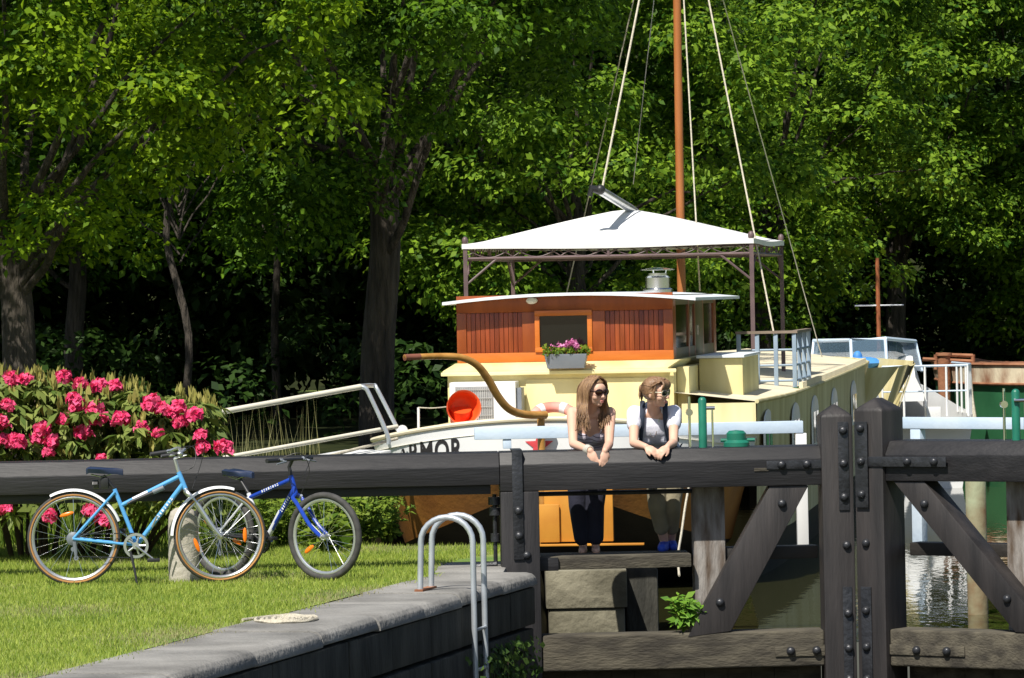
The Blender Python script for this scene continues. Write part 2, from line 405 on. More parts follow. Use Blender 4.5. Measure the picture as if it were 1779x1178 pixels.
# heel post with strap over the beam
LG.bar(uh0, uh1, .175, -.13, -1.9, .573).build('heel_post', m_tarv, g, bevel=.012)
st = LG.bar(X(889), X(907), .192, .178, .06, .885).build('strap', m_iron, g, bevel=.003)
LG.bar(X(889), X(907), .19, -.19, .878, .89).build('strap', m_iron, g, bevel=.003)
for z in (.43, .24): LG.bolt(X(899), .192, z, st)
LG.bolt(X(912), .176, .09, st)
# hinge ironwork left of the heel post
mb = MB(); 
for z, r in ((.50, .05), (.42, .045), (.22, .035)): mb.lathe([(r, -.03), (r, .03)], LG.p(uh0-.04, .0, z), (0, 0, 1), 12)
mb.tube([LG.p(uh0-.04, 0, .55), LG.p(uh0-.04, 0, .0)], .016); mb.tube([LG.p(uh0-.03, 0, .02), LG.p(uh0-.22, .0, -.0)], .025)
mb.build('hinge_pin', m_iron, g)
# mitre posts with pointed caps
def mitre(L, u0, u1, n0, n1, zs, za, par, name='mitre_post'):
    q = [L.p(u0, n0, 0), L.p(u1, n0, 0), L.p(u1, n1, 0), L.p(u0, n1, 0)]; mb = MB(); vs = []
    for z in (-1.9, zs):
        for p in q: vs.append((p.x, p.y, z))
    c0 = L.p((u0+u1)/2, n0-.10, za); c1 = L.p((u0+u1)/2, n1+.1, za); vs += [c0, c1]
    mb.add(vs, [(0, 1, 5, 4), (1, 2, 6, 5), (2, 3, 7, 6), (3, 0, 4, 7), (4, 5, 8), (5, 6, 9, 8), (6, 7, 9), (7, 4, 8, 9), (3, 2, 1, 0)])
    return mb.build(name, m_tarw, par, bevel=.018)
mp = mitre(LG, um0, um1, .20, -.12, 1.10, 1.185, g)
# rails and brace
LG.bar(uh1, um0, .15, -.13, -.80, -.525).build('bottom_rail', m_rail_old, g, bevel=.02, seg=3)
bx = [LG.p(X(1338), .145, .572), LG.p(X(1404), .145, .60), LG.p(X(1404), .145, .56), LG.p(X(1262), .145, -.52), LG.p(X(1186), .145, -.54)]
MB().prism([LG.p(X(1336), .155, .572), LG.p(X(1404), .155, .572), LG.p(X(1264), .155, -.522), LG.p(X(1188), .155, -.56)], -LG.n*.20).build('brace', m_tarw, g, bevel=.01)
for k in range(12):
    u = uh1+(um0-uh1)*k/12; LG.bar(u+.0008, u+(um0-uh1)/12-.0008, -.135, -.18, -1.9, -.60).build('plank', m_rail_old, g, bevel=.004)
# straps and bolts on the mitre side
s1 = LG.bar(X(1331), X(1474), .183, .172, .70, .765).build('strap', m_iron, g, bevel=.003)
for px in (1357, 1401): LG.bolt(X(px), .183, .735, s1)
s2 = LG.bar(X(1455), X(1473), .212, .201, .38, 1.05).build('strap', m_iron, g, bevel=.003)
for z in (.985, .735, .48): LG.bolt(X(1464), .212, z, s2)
LG.bolt(X(1467), .20, .115, mp)
s3 = LG.bar(X(1458), X(1474), .212, .201, -1.7, -.20).build('strap', m_iron, g, bevel=.003)
for z in (-.40, -.665, -.9): LG.bolt(X(1467), .212, z, s3)
s4 = LG.bar(X(1340), X(1458), .163, .152, -.72, -.64).build('strap', m_rail_old, g, bevel=.003)
for px in (1367, 1412): LG.bolt(X(px), .163, -.68, s4)
br = [o for o in g.children if o.name.startswith('brace')][0]
LG.bolt(X(1357), .158, .44, br); LG.bolt(X(1246), .158, -.30, br)
# splintered notch in the beam
MB().obox(LG.p(X(1322), .172, .70), LG.u*.055, LG.n*.006, (0, 0, .012)).build('splinter', m_rail_old, beam, bevel=.004)
# footboard and its bearer, dark rail under the beam
LG.bar(uh1+.003, X(1200), .02, -.55, -.035, .065).build('footboard', m_rail_old, g, bevel=.012)
LG.bar(uh1+.003, X(968), .05, .021, -.04, .06).build('bearer', m_tar, g, bevel=.006)
MB().tube([LG.p(uh1, -.2, .535), LG.p(X(1208), -.2, .535)], .018).build('grab_bar', m_iron, g)
LG.bar(X(1207), X(1262), -.1, -.34, -.75, .573).build('prop_post', M('peeling_post', (.07, .042, .022), .9, .3, 4, (.30, .28, .26), .6, 20, stretch=(3, 3, .6)), g, bevel=.012)
LG.bar(X(1262), X(1425), -.14, -.30, .0, .10).build('walkway_beam', m_black, g, bevel=.01)
# pale blue handrail
hr = LG.bar(X(832), X(1422), -.98, -1.07, .935, 1.03).build('handrail', m_whiteb, g, bevel=.006)
for pxa, pxb, z0 in ((1408, 1428, .03), ):
    LG.bar(X(pxa), X(pxb), -.985, -1.06, z0, .934).build('handrail_post', m_white, g, bevel=.006)
LG.bar(X(883), X(898), -.99, -1.05, .86, .934).build('handrail_bracket', m_whiteb, g, bevel=.004)

# paddle gear (rack posts) on the beams
def gear(L, uc, par, z):
    e = thing('paddle_gear', 'x', 'gear', (0, 0, 0)) if False else None
    mb = MB().lathe([(.032, 0), (.032, .36), (.026, .375), (.012, .385), (.0001, .386)], L.p(uc, -.02, z), (0, 0, 1), 16)
    post = mb.build('paddle_post', m_green, par)
    mb = MB(); a = L.p(uc-.10, -.02, z-.01); b = L.p(uc+.075, -.02, z-.01)
    mb.tube([a, a+Vector((0, 0, .40))], .011); mb.tube([a+Vector((0, -.03, .28)), a+Vector((0, .06, .28))], .028, 10)
    mb.tube([b, b+Vector((0, 0, .32))], .008); mb.tube([b+Vector((-.08, 0, .31)), b+Vector((.02, 0, .31))], .014)
    mb.build('rack_rod', m_chrome, post)
    return post
gear(LG, X(1225), g, .87)
mb = MB(); mb.lathe([(.10, 0), (.10, .03), (.075, .05), (.075, .10), (.055, .12), (.0001, .125)], LG.p(X(1284), -.06, .872), (0, 0, 1), 16)
mb.tube([LG.p(X(1284)-.12, -.06, .92), LG.p(X(1284)+.14, -.06, .92)], .014)
mb.build('gearbox', m_green, g)

RG = Leaf(LG.p(um1+.008, .2, 0)+Vector((.5736*.2, .8192*.2, 0)), -35)
g2 = thing('lock_gate', 'black timber lock gate without people, on the right of the meeting posts', 'lock gate', RG.p(.8, 0, -.4), 'pair of lock gates')
Y = lambda px: RG.ux(px, .16)
r0, r1 = .0, .25
mp2 = mitre(RG, r0, r1, .20, -.12, 1.14, 1.23, g2)
RG.prof(r1, 3.2, [(.17, .60), (.17, .80), (.10, .90), (-.17, .905), (-.17, .60)]).build('top_rail', m_tar, g2, bevel=.01)
RG.bar(r1, 3.2, .15, -.13, -.80, -.52).build('bottom_rail', m_rail_old, g2, bevel=.02, seg=3)
MB().prism([RG.p(r1+.06, .155, .597), RG.p(r1+.33, .155, .597), RG.p(r1+1.36, .155, -.519), RG.p(r1+1.08, .155, -.519)], -RG.n*.2).build('brace', m_tarw, g2, bevel=.01)
br2 = [o for o in g2.children if o.name.startswith('brace')][0]
RG.bolt(r1+.33, .158, .43, br2); RG.bolt(r1+1.02, .158, -.27, br2)
t1 = RG.bar(r0+.02, r1+.55, .212, .201, .71, .785).build('strap', m_iron, g2, bevel=.003)
for u in (r1+.22, r1+.45): RG.bolt(u, .212, .75, t1)
t2 = RG.bar(r0+.02, r0+.13, .225, .213, .40, 1.05).build('strap', m_iron, g2, bevel=.003)
for z in (1.0, .75, .5): RG.bolt(r0+.075, .225, z, t2)
RG.bolt(r0+.09, .20, .13, mp2)
t3 = RG.bar(r0+.04, r0+.13, .212, .201, -1.7, -.2).build('strap', m_iron, g2, bevel=.003)
for z in (-.38, -.655, -.9): RG.bolt(r0+.085, .212, z, t3)
t4 = RG.bar(r1+.005, r1+.65, .163, .152, -.71, -.635).build('strap', m_rail_old, g2, bevel=.003)
for u in (r1+.24, r1+.5): RG.bolt(u, .163, -.672, t4)
for k in range(12): RG.bar(r1+k*.24+.0008, r1+k*.24+.2392, -.135, -.18, -1.9, -.60).build('plank', m_rail_old, g2, bevel=.004)
RG.bar(r1+.02, 3, -.14, -.30, .02, .12).build('walkway_beam', m_black, g2, bevel=.01)
RG.bar(Y(1722), Y(1722)+.27, -.05, -.3, -.75, .60).build('prop_post', MATS['peeling_post'], g2, bevel=.012)
hp = [at(1548, 741, 36.3), at(1800, 741, 35.3)]
dv = (hp[1]-hp[0]); dv.z = 0; L_ = dv.length; dn = dv.normalized(); pn = Vector((dn.y, -dn.x, 0))
MB().obox((hp[0].x+dv.x/2, hp[0].y+dv.y/2, .995), dn*(L_/2+.0), pn*.04, (0, 0, .045)).build('handrail', m_whiteb, g2, bevel=.006)
c = hp[0]+dn*.27; MB().obox((c.x, c.y, .49), dn*.05, pn*.035, (0, 0, .459)).build('handrail_post', m_whiteb, g2, bevel=.006)
gear(RG, Y(1746), g2, .90)

# ================================================================== BOAT (barge) --------------------------------------------------------------
BA = Vector((.128, .9918, 0)); BS = Vector((.9918, -.128, 0)); BO = Vector((.47, 43.0, 0))
def B(s, t, z): q = BO+BS*s+BA*t; return Vector((q.x, q.y, z))
def bbox(mb, s0, s1, t0, t1, z0, z1): return mb.obox(B((s0+s1)/2, (t0+t1)/2, (z0+z1)/2), BS*(abs(s1-s0)/2), BA*(abs(t1-t0)/2), (0, 0, (z1-z0)/2))
barge = thing('houseboat_barge', 'cream yellow houseboat barge with mahogany wheelhouse and white stern moored upstream', 'houseboat', B(0, 2, -.65))
def outline(sx, sc=1.0):          # stern outline: t for a given lateral fraction
    return -1.55*math.sqrt(max(0, 1-abs(sx)**2.6))
NS = 41
def ring(z_fun, sc, tshift=0.):
    out = []
    for i in range(NS):
        q = math.sin(math.pi*(i/(NS-1)-.5)); s = 1.80*sc*q; t = outline(q)*(.55+.45*sc)+tshift
        out.append(B(s, t, z_fun(1.8*q)))
    return out
ztop = lambda s: .93-.065*s*s
r_top = ring(ztop, 1.0); r_mid = ring(lambda s: .50, .965); r_edge = ring(lambda s: .36-.335*abs(s), .85, .12)
r_in = ring(lambda s: -.72, .55, 1.3)
def loft(a, b, nm, mat, par, rev=False):
    mb = MB(); n = len(a); mb.add(a+b, [(i, i+1, n+i+1, n+i) for i in range(n-1)]); return mb.build(nm, mat, par, ang=50)
loft(r_top, r_mid, 'stern_bulwark', m_white, barge); loft(r_mid, r_edge, 'stern_counter', m_hull_or, barge); loft(r_edge, r_in, 'stern_run', m_black, barge)  # black of the run stands for the shadow beneath the counter
MB().tube([p+Vector((0, 0, .012)) for p in r_top], .022, 8).build('stern_capping', m_deck, barge)
mb = MB(); mb.add([B(0, .5, .80)]+[p-Vector((0, 0, .10)) for p in r_top], [(0, i+1, i+2) for i in range(NS-1)]); mb.build('aft_deck', m_deck, barge)
mb = MB(); mb.add([B(-1.8, 0, .62), B(-1.05, 0, .62), B(-1.05, 15, .62), B(-1.8, 15, .62)], [(0, 1, 2, 3)]); mb.build('side_deck', m_deck, barge)
# sides and cabin trunk
def side(t):                      # half-beam along the boat
    if t < 0: return 1.80
    if t < 17: return 1.80+.14*min(1, t/2.5)
    q = (t-17)/5.0; return 1.94*math.sqrt(max(0.0, 1-q**2.2))
TT = [0, .6, 1.3, 2, 3, 4.5, 6, 8, 10, 12, 13, 14, 15, 16, 17, 18, 19, 20, 20.8, 21.4, 21.8, 22.0]
def trunk_z(t): return 1.03+.07*(t/19)**2
for sg, nm in ((1, 'starboard_side'), (-1, 'port_side')):
    mb = MB(); up = [B(sg*side(t), t, trunk_z(t) if sg > 0 else .70) for t in TT]; lo = [B(sg*side(t)*.985, t, -.25) for t in TT]; lo2 = [B(sg*side(t)*.9, t, -.9) for t in TT]
    n = len(TT); mb.add(up+lo, [(i, i+1, n+i+1, n+i) for i in range(n-1)]); mb.build(nm, m_cream, barge)
    mb = MB(); mb.add(lo+lo2, [(i, i+1, n+i+1, n+i) for i in range(n-1)]); mb.build('boot_topping', m_black, barge)
    # gutter rail along the trunk top with little blocks
    MB().tube([p+Vector((0, 0, .0)) for p in up], .020, 8).build('rubbing_rail', m_cream, barge)
mb = MB(); nT = len(TT)
ups = [B(side(t), t, trunk_z(t)) for t in TT]; ce = [B(0, t, trunk_z(t)+.13) for t in TT]; dn_ = [B(-min(1.1, side(t)), t, trunk_z(t)-.04) for t in TT]
q1 = [B(side(t)*.55, t, trunk_z(t)+.10) for t in TT]; q2 = [B(-side(t)*.55, t, trunk_z(t)+.10) for t in TT]
k0 = 0
bbox(MB(), 1.1, 1.79, -.03, .03, .55, 1.02).build('trunk_end', m_cream, barge)
A_ = ups[k0:]+q1[k0:]+ce[k0:]+q2[k0:]+dn_[k0:]; n = nT-k0
mb.add(A_, [(r*n+i, r*n+i+1, (r+1)*n+i+1, (r+1)*n+i) for r in range(4) for i in range(n-1)]); mb.build('cabin_roof_deck', m_deck, barge)
blk = MB()
for i in range(105):
    t = 4.6+i*.12; blk.obox(B(side(t)-.03, t, trunk_z(t)+.045), BS*.02, BA*.035, (0, 0, .03))
o = blk.build('toe_rail_blocks', m_deck, barge, smooth=False); o['kind'] = 'stuff'
# side windows: white domed frame with two dark panes
for D in (43.9, 46.3, 49.3, 52.8, 56.8, 61.0):
    t = (D-43)/.9918-.2; s = side(t)
    mb = MB(); ring_ = [(-.55, .40), (.55, .40), (.55, .80), (.43, .88), (.22, .925), (0, .94), (-.22, .925), (-.43, .88), (-.55, .80)]
    mb.prism([B(s+.002, t+a, z) for a, z in ring_], BS*.012); w = mb.build('window_frame', m_white, barge, bevel=.005)
    for d in (-.24, .24):
        MB().prism([B(s+.016, t+d-.16, .44), B(s+.016, t+d+.16, .44), B(s+.016, t+d+.16, .77), B(s+.016, t+d-.16, .77)], BS*.004).build('pane', m_glass_d, w)
# foredeck bulwark (cream, curved, beyond the trunk)
for sg in (1, -1):
    pts = [(1.97, 16.6), (2.35, 17.3), (2.52, 18.2), (2.45, 19.4), (1.7, 21.5)]
    mb = MB(); up = [B(sg*s, t, .98+.015*(t-13)) for s, t in pts]; lo = [B(sg*(s*.86), t+.1, .15) for s, t in pts]
    mb.add(up+lo, [(i, i+1, 6+i-1, 5+i) for i in range(4)]); mb.build('bow_bulwark', m_cream, barge)
# yellow lower cabin, ledge and doors
ya = bbox(MB(), -1.10, 1.03, 0, 5.0, .70, 1.32).build('aft_cabin', m_yel, barge, bevel=.012)
MB().prism([B(-1.14, -.04, 1.325), B(-1.14, -.04, 1.362), B(-1.04, .12, 1.43), B(-1.04, 4.9, 1.43), B(-1.04, 4.9, 1.325)], BS*2.12).build('cabin_ledge', m_yel, barge, bevel=.006)
bbox(MB(), -1.15, 1.06, -.075, -.043, 1.315, 1.35).build('ledge_lip', M('pale_yellow', (.78, .70, .38), .5, .06, 3), barge, bevel=.006)
for s0, s1 in ((-.36, .30), (.36, .98)):
    d = bbox(MB(), s0, s1, -.014, -.002, .78, 1.27).build('locker_door', m_yel, barge, bevel=.004)
    for z in (.9, 1.16):
        bbox(MB(), s1-.07, s1-.055, -.026, -.016, z-.05, z+.05).build('hinge', m_rust, d)
        bbox(MB(), s1-.12, s1-.01, -.024, -.016, z-.006, z+.006).build('hinge', m_yel, d)
bbox(MB(), 1.16, 1.58, 1.2, 3.2, .70, 1.42).build('side_locker', m_yel, barge, bevel=.012)
bbox(MB(), 1.14, 1.60, 1.15, 3.25, 1.422, 1.45).build('locker_lid', m_roof, barge, bevel=.006)
bbox(MB(), 1.035, 1.15, .25, 5, .70, 1.36).build('side_cabin', m_yel, barge, bevel=.01)
# wheelhouse
Z0, Z1 = 1.432, 2.0
bbox(MB(), -1.02, -.98, .14, 4.9, Z0, Z1).build('wheelhouse_side', m_mahog, barge)
aft = bbox(MB(), -1.02, 1.02, .13, .17, Z0, Z0+.09).build('sill_board', m_mahog2, barge, bevel=.004)
bbox(MB(), -1.02, 1.02, .13, .17, Z1-.10, Z1+.06).build('head_board', m_mahog, barge, bevel=.004)
for s0, s1 in ((-1.02, -.93), (-.40, -.28), (.26, .38), (.93, 1.02)):
    bbox(MB(), s0, s1, .128, .172, Z0+.091, Z1-.101).build('upright', m_mahog, barge, bevel=.004)
for a, b_ in ((-.93, -.40), (.38, .93)):
    npl = 12; w = (b_-a)/npl
    for k in range(npl):
        bbox(MB(), a+k*w+.002, a+(k+1)*w-.002, .142+random.uniform(0, .003), .165, Z0+.092, Z1-.102).build('plank', random.choice(PLK), barge, bevel=.002)
wf = MB(); bbox(wf, -.28, .26, .112, .16, Z0+.09, Z0+.135); bbox(wf, -.28, .26, .112, .16, Z1-.14, Z1-.09); bbox(wf, -.28, -.235, .112, .16, Z0+.135, Z1-.14); bbox(wf, .215, .26, .112, .16, Z0+.135, Z1-.14)
wf = wf.build('window_frame', m_mahog2, barge, bevel=.003)
bbox(MB(), -.235, .215, .145, .15, Z0+.135, Z1-.14).build('pane', m_glass_d, wf)
bbox(MB(), -1.0, 1.0, 4.8, 4.88, Z0, Z1).build('wheelhouse_front', m_mahog, barge)
bbox(MB(), -1.0, 1.0, .2, 4.8, Z0-.02, Z0+.0).build('wheelhouse_floor', m_mahog, barge)
# starboard side with brownish glass and door
for t0, t1 in ((.17, .42), (1.72, 1.86), (2.4, 2.5), (3.3, 3.42), (4.6, 4.9)):
    bbox(MB(), .985, 1.02, t0, t1, Z0, Z1).build('side_post', m_mahog, barge, bevel=.003)
bbox(MB(), .985, 1.018, .42, 4.6, Z0, Z0+.10).build('side_sill', M('olive_brown', (.10, .075, .02), .4, .2, 4), barge)
bbox(MB(), .985, 1.018, .42, 4.6, Z1-.06, Z1+.04).build('side_head', MATS['olive_brown'], barge)
for t0, t1 in ((.42, 1.72), (1.86, 2.4), (3.42, 4.6)): bbox(MB(), 1.0, 1.008, t0, t1, Z0+.1, Z1-.06).build('side_window', m_glass_b, barge)
dr = bbox(MB(), .99, 1.022, 2.5, 3.3, Z0+.02, Z1-.05).build('wheelhouse_door', MATS['olive_brown'], barge, bevel=.004)
bbox(MB(), 1.024, 1.04, 2.6, 2.63, Z0+.2, Z0+.3).build('handle', m_chrome, dr)
# cambered roof
mb = MB(); n = 13; vs = []
for (t, dz) in ((-.04, 0), (5.15, .0)):
    for zz in (0, -.028):
        for i in range(n):
            s = -1.12+2.62*i/(n-1) if False else -1.13+2.38*i/(n-1)
            q = (s-.06)/1.25; vs.append(B(s, t, 2.075-.075*q*q+zz))
a, b_, c_, d_ = 0, n, 2*n, 3*n
fs = []
for i in range(n-1):
    fs += [(a+i, a+i+1, c_+i+1, c_+i), (b_+i, d_+i, d_+i+1, b_+i+1), (a+i, b_+i, b_+i+1, a+i+1), (c_+i, c_+i+1, d_+i+1, d_+i)]
fs += [(a, c_, d_, b_), (a+n-1, b_+n-1, d_+n-1, c_+n-1)]
mb.add(vs, fs); mb.build('wheelhouse_roof', m_roof, barge, ang=30)
MB().ell(B(-.30, .10, Z1+.005), BS*.055, BA*.03, (0, 0, .032)).build('deck_light', m_white, barge)
# chimney
cb = at(1143, 500, 46.5)
ch = MB().lathe([(.15, -.03), (.15, .0), (.125, .015), (.125, .12), (.10, .14), (.10, .165)], (cb.x, cb.y, 2.09), (0, 0, 1), 24).build('chimney', m_chrome, barge)
MB().lathe([(.0001, .225), (.09, .215), (.175, .20), (.175, .194), (.0001, .198)], (cb.x, cb.y, 2.09), (0, 0, 1), 24).build('chimney_cap', m_chrome, ch)
mb = MB()
for a in range(3): mb.tube([(cb.x+.08*math.cos(a*2.1), cb.y+.08*math.sin(a*2.1), 2.25), (cb.x+.09*math.cos(a*2.1), cb.y+.09*math.sin(a*2.1), 2.29)], .006, 6)
mb.build('cap_stay', m_chrome, ch)
# lettering and star on the stern
def on_stern(s, z, off=.007):
    q = max(-1, min(1, s/(1.80*(.965+.035*(z-.5)/.4)))); t = outline(q)*.99; return B(s, t-off, z)
def stern_text(txt, s0, z0, h, nm):
    cu = bpy.data.curves.new('lettering', 'FONT'); cu.body = txt; cu.size = h*1.42; cu.space_character = 1.12; cu.offset = .007; cu.extrude = 0
    ob = bpy.data.objects.new('tmp', cu); COL.objects.link(ob); dg = bpy.context.evaluated_depsgraph_get()
    me = bpy.data.meshes.new_from_object(ob.evaluated_get(dg)); bpy.data.objects.remove(ob)
    bm = bmesh.new(); bm.from_mesh(me); bmesh.ops.triangulate(bm, faces=bm.faces)
    for v in bm.verts:
        s = s0+v.co.x*.68; v.co = on_stern(s, z0+v.co.y+.09*(s-s0), .010)
    bm.to_mesh(me); bm.free(); return link(nm, me, m_text, barge)
stern_text('ARMOR', -1.44, .535, .185, 'lettering'); stern_text('S', 1.12, .60, .15, 'lettering')
star = [on_stern(-.055+math.sin(a*math.pi/5)*(.135 if a % 2 == 0 else .055), .70+math.cos(a*math.pi/5)*(.135 if a % 2 == 0 else .055), .012) for a in range(10)]
mb = MB(); mb.add(star+[on_stern(-.055, .70, .014)], [(i, (i+1) % 10, 10) for i in range(10)]); mb.build('star', m_star, barge, smooth=False)
# rudder, rudder post and tiller
MB().tube([B(-.02, -1.66, -.2), B(-.02, -1.66, .98)], .036, 12).build('rudder_post', m_till, barge)
rd = bbox(MB(), .0, .62, -1.72, -1.66, -.16, .36).build('rudder', m_orange, barge, bevel=.01)
bbox(MB(), -.06, .14, -1.76, -1.735, -.16, .18).build('rudder_plate', m_orange, rd, bevel=.008)
bbox(MB(), -.06, .9, -1.78, -1.72, -.195, -.175).build('rudder_foot', m_orange, rd, bevel=.006)
tl = [at(703, 621, 40.3), at(760, 619, 40.5), at(800, 621, 40.6), at(828, 634, 40.7), at(848, 659, 40.8), at(866, 690, 40.9), at(885, 711, 41.0), at(910, 720, 41.15), at(948, 721, 41.32)]
def smooth_path(pts, k=6):
    out = []; n = len(pts)
    for i in range(n-1):
        p0, p1, p2, p3 = pts[max(i-1, 0)], pts[i], pts[i+1], pts[min(i+2, n-1)]
        for j in range(k):
            t = j/k; out.append(.5*((2*p1)+(p2-p0)*t+(2*p0-5*p1+4*p2-p3)*t*t+(3*p1-p0-3*p2+p3)*t**3))
    return out+[pts[-1]]
tp = smooth_path(tl); MB().tube(tp, [.026+.010*min(1, i/25) for i in range(len(tp))], 12).build('tiller', m_till, barge)
MB().tube(tp[:4], [.029]*4, 10).build('tiller_grip', M('red_brown_grip', (.22, .08, .05), .5), barge)
# mast, boom, stays
mt0 = at(1184, 505, 54); mt1 = at(1171, -335, 54)
MB().tube([(mt0.x, mt0.y, .9), mt0, mt1], [.055, .052, .044], 12).build('mast', m_mast, barge)
bm0 = at(1043, 331, 50.3); bm1 = at(1096, 363, 51.5)
MB().tube([bm0, bm1, at(1176, 425, 53.9)], [.05, .05, .05], 10).build('boom', m_alu, barge)
mb = MB().ell(bm0+Vector((0, -.02, .01)), (.055, 0, 0), (0, .05, 0), (0, 0, .055)); mb.tube([bm0, bm0+Vector((-.10, -.03, .02)), bm0+Vector((-.12, -.03, -.06))], [.05, .045, .03], 8); mb.build('boom_end_cap', m_blk, barge)
def stay(nm, p, q, r, mat=m_rope): return MB().tube([p, q], r, 6).build(nm, mat, barge)
stay('topping_lift', at(1171, -308, 54), at(1046, 328, 50.3), .012); stay('stay', at(1171, -308, 54), at(982, 520, 57), .009, m_rope)
stay('halyard', at(1171, -308, 54), at(1216, 505, 51), .009); stay('shroud', at(1171, -308, 54), at(1347, 592, 49.6), .010)
stay('shroud', at(1171, -308, 54), at(1428, 620, 58), .008, m_alu); stay('shroud', at(1171, -308, 54), at(1100, 320, 56), .006, m_alu)
# gazebo over the deck
gz = thing('gazebo', 'plum steel gazebo with white canvas roof standing on the barge deck', 'gazebo', at(1140, 690, 51.5))
GC = [at(808, 430, 50.0), at(1305, 420, 50.0), at(1357, 424, 53.2), at(890, 434, 53.2)]
ze = 2.60
GP = [Vector((p.x, p.y, ze)) for p in GC]
for p in GP:
    MB().tube([(p.x, p.y, 1.0), (p.x, p.y, ze)], .032, 4).build('post', m_gaz, gz)
    MB().ell((p.x, p.y, ze+.06), (.035, 0, 0), (0, .035, 0), (0, 0, .05)).build('finial', m_gaz, gz)
for i in range(4):
    a, b_ = GP[i], GP[(i+1) % 4]; d = (b_-a); L_ = d.length; d = d/L_
    for dz, r in ((-.0, .020), (-.135, .018)):
        MB().tube([a+Vector((0, 0, dz)), b_+Vector((0, 0, dz))], r, 4).build('truss_rail', m_gaz, gz)
    mb = MB()
    for k in range(6):
        c0 = a+d*(L_*k/6); c1 = a+d*(L_*(k+1)/6)
        for sg in (0, 1):
            pts = [c0+(c1-c0)*(j/8)+Vector((0, 0, -.12+.11*math.sin(math.pi*j/8) if sg else -.015-.11*math.sin(math.pi*j/8))) for j in range(9)]
            mb.tube(pts, .006, 5)
    mb.tube([a+d*(L_/2), a+d*(L_/2)+Vector((0, 0, -.135))], .02, 4)
    mb.build('truss_scrolls', m_gaz, gz)
    for e, sgn in ((a, 1), (b_, -1)): MB().tube([e+d*(sgn*.34)+Vector((0, 0, -.14)), e+Vector((0, 0, -.42))], .014, 6).build('knee_brace', m_gaz, gz)
pk = at(1090, 364, 51.6); N = 10; grid = []
e00, e10, e11, e01 = [p+Vector((0, 0, .03)) for p in GP]
for j in range(2*N+1):
    for i in range(2*N+1):
        u, v = i/(2*N), j/(2*N); base = e00*(1-u)*(1-v)+e10*u*(1-v)+e11*u*v+e01*(1-u)*v
        d = min(1, ((abs(u-.5)*2)**7+(abs(v-.5)*2)**7)**(1/7)); hgt = (pk.z-ze-.03)*(1-math.sqrt(d*d+.004)**1.12)/(1-.004**.56)
        sag = -.035*math.sin(math.pi*(u if abs(v-.5) > abs(u-.5) else v))**2*d*d*(1-d*.4)
        out = 1.02; cc = (e00+e10+e11+e01)/4
        grid.append(cc+(base-cc)*out+Vector((pk.x-cc.x, pk.y-cc.y, 0))*(1-d)+Vector((0, 0, hgt+sag)))
w = 2*N+1; mb = MB(); mb.add(grid, [(j*w+i, j*w+i+1, (j+1)*w+i+1, (j+1)*w+i) for j in range(2*N) for i in range(2*N)])
rim = [grid[i] for i in range(w)]+[grid[j*w+w-1] for j in range(1, w)]+[grid[(w-1)*w+i] for i in range(w-2, -1, -1)]+[grid[j*w] for j in range(w-2, 0, -1)]
k = len(mb.v); n = len(rim); mb.v += [tuple(p) for p in rim]+[tuple(p-Vector((0, 0, .055))) for p in rim]; mb.f += [(k+i, k+(i+1) % n, k+n+(i+1) % n, k+n+i) for i in range(n)]
mb.build('canopy', m_canvas, gz, ang=60)
# railing box beside the gazebo
rl = thing('deck_railing', 'pale blue grey steel railing on the barge side deck', 'railing', at(1345, 692, 48.5))
ra = [B(1.25, 4.9, 0), B(1.82, 5.0, 0), B(1.82, 7.3, 0)]
for p, q in ((0, 1), (1, 2)):
    a, b_ = ra[p], ra[q]; n = 3 if p == 0 else 3
    for k in range(n+1 if p else n):
        c = a+(b_-a)*(k/n); MB().obox((c.x, c.y, 1.31), BS*.022, BA*.022, (0, 0, .30)).build('baluster', M('railing_in_shade', (.26, .34, .43), .45, .1, 4), rl, bevel=.004)  # railing colour darkened to carry its shade
    for z in (1.12, 1.28, 1.44): MB().tube([a+Vector((0, 0, z)), b_+Vector((0, 0, z))], .014, 6).build('rail', M('railing_in_shade', (.26, .34, .43), .45, .1, 4), rl)
    MB().obox(((a.x+b_.x)/2, (a.y+b_.y)/2, 1.625), (b_-a)/2+(b_-a).normalized()*.03, (b_-a).normalized().cross(Vector((0, 0, 1)))*.035, (0, 0, .014)).build('top_rail', M('weathered_teak', (.22, .17, .13), .7, .2, 5), rl)
bbox(MB(), 1.2, 1.88, 4.7, 7.4, 1.03, 1.05).build('turf_mat', M('turf_mat', (.03, .09, .02), .95, .3, 30), barge)
# small mushroom vent on the deck
vp = B(.95, 9.5, 1.10); MB().lathe([(.05, 0), (.05, .08), (.11, .09), (.10, .13), (.05, .155), (.0001, .16)], vp, (0, 0, 1), 16).build('mushroom_vent', m_alu, barge)

# --- things on the barge's aft deck
ac = thing('air_conditioner', 'white outdoor air conditioner unit behind the tiller', 'air conditioner', B(-.72, -.2, .80))
bbox(MB(), -1.04, -.42, -.30, -.03, .80, 1.26).build('casing', m_white, ac, bevel=.012)
bbox(MB(), -.985, -.63, -.312, -.302, .84, 1.22).build('grille_recess', m_grille, ac, bevel=.003)
mb = MB()
for k in range(17): s = -.975+k*.0205; bbox(mb, s, s+.006, -.322, -.313, .85, 1.21)
for k in range(5): z = .87+k*.08; bbox(mb, -.975, -.64, -.327, -.322, z, z+.005)
mb.build('grille_bars', M('grille_bar', (.42, .42, .41), .5), ac, smooth=False)
bbox(MB(), -.416, -.37, -.26, -.05, .82, 1.2).build('pipe_cover', m_grey_plastic, ac, bevel=.004)
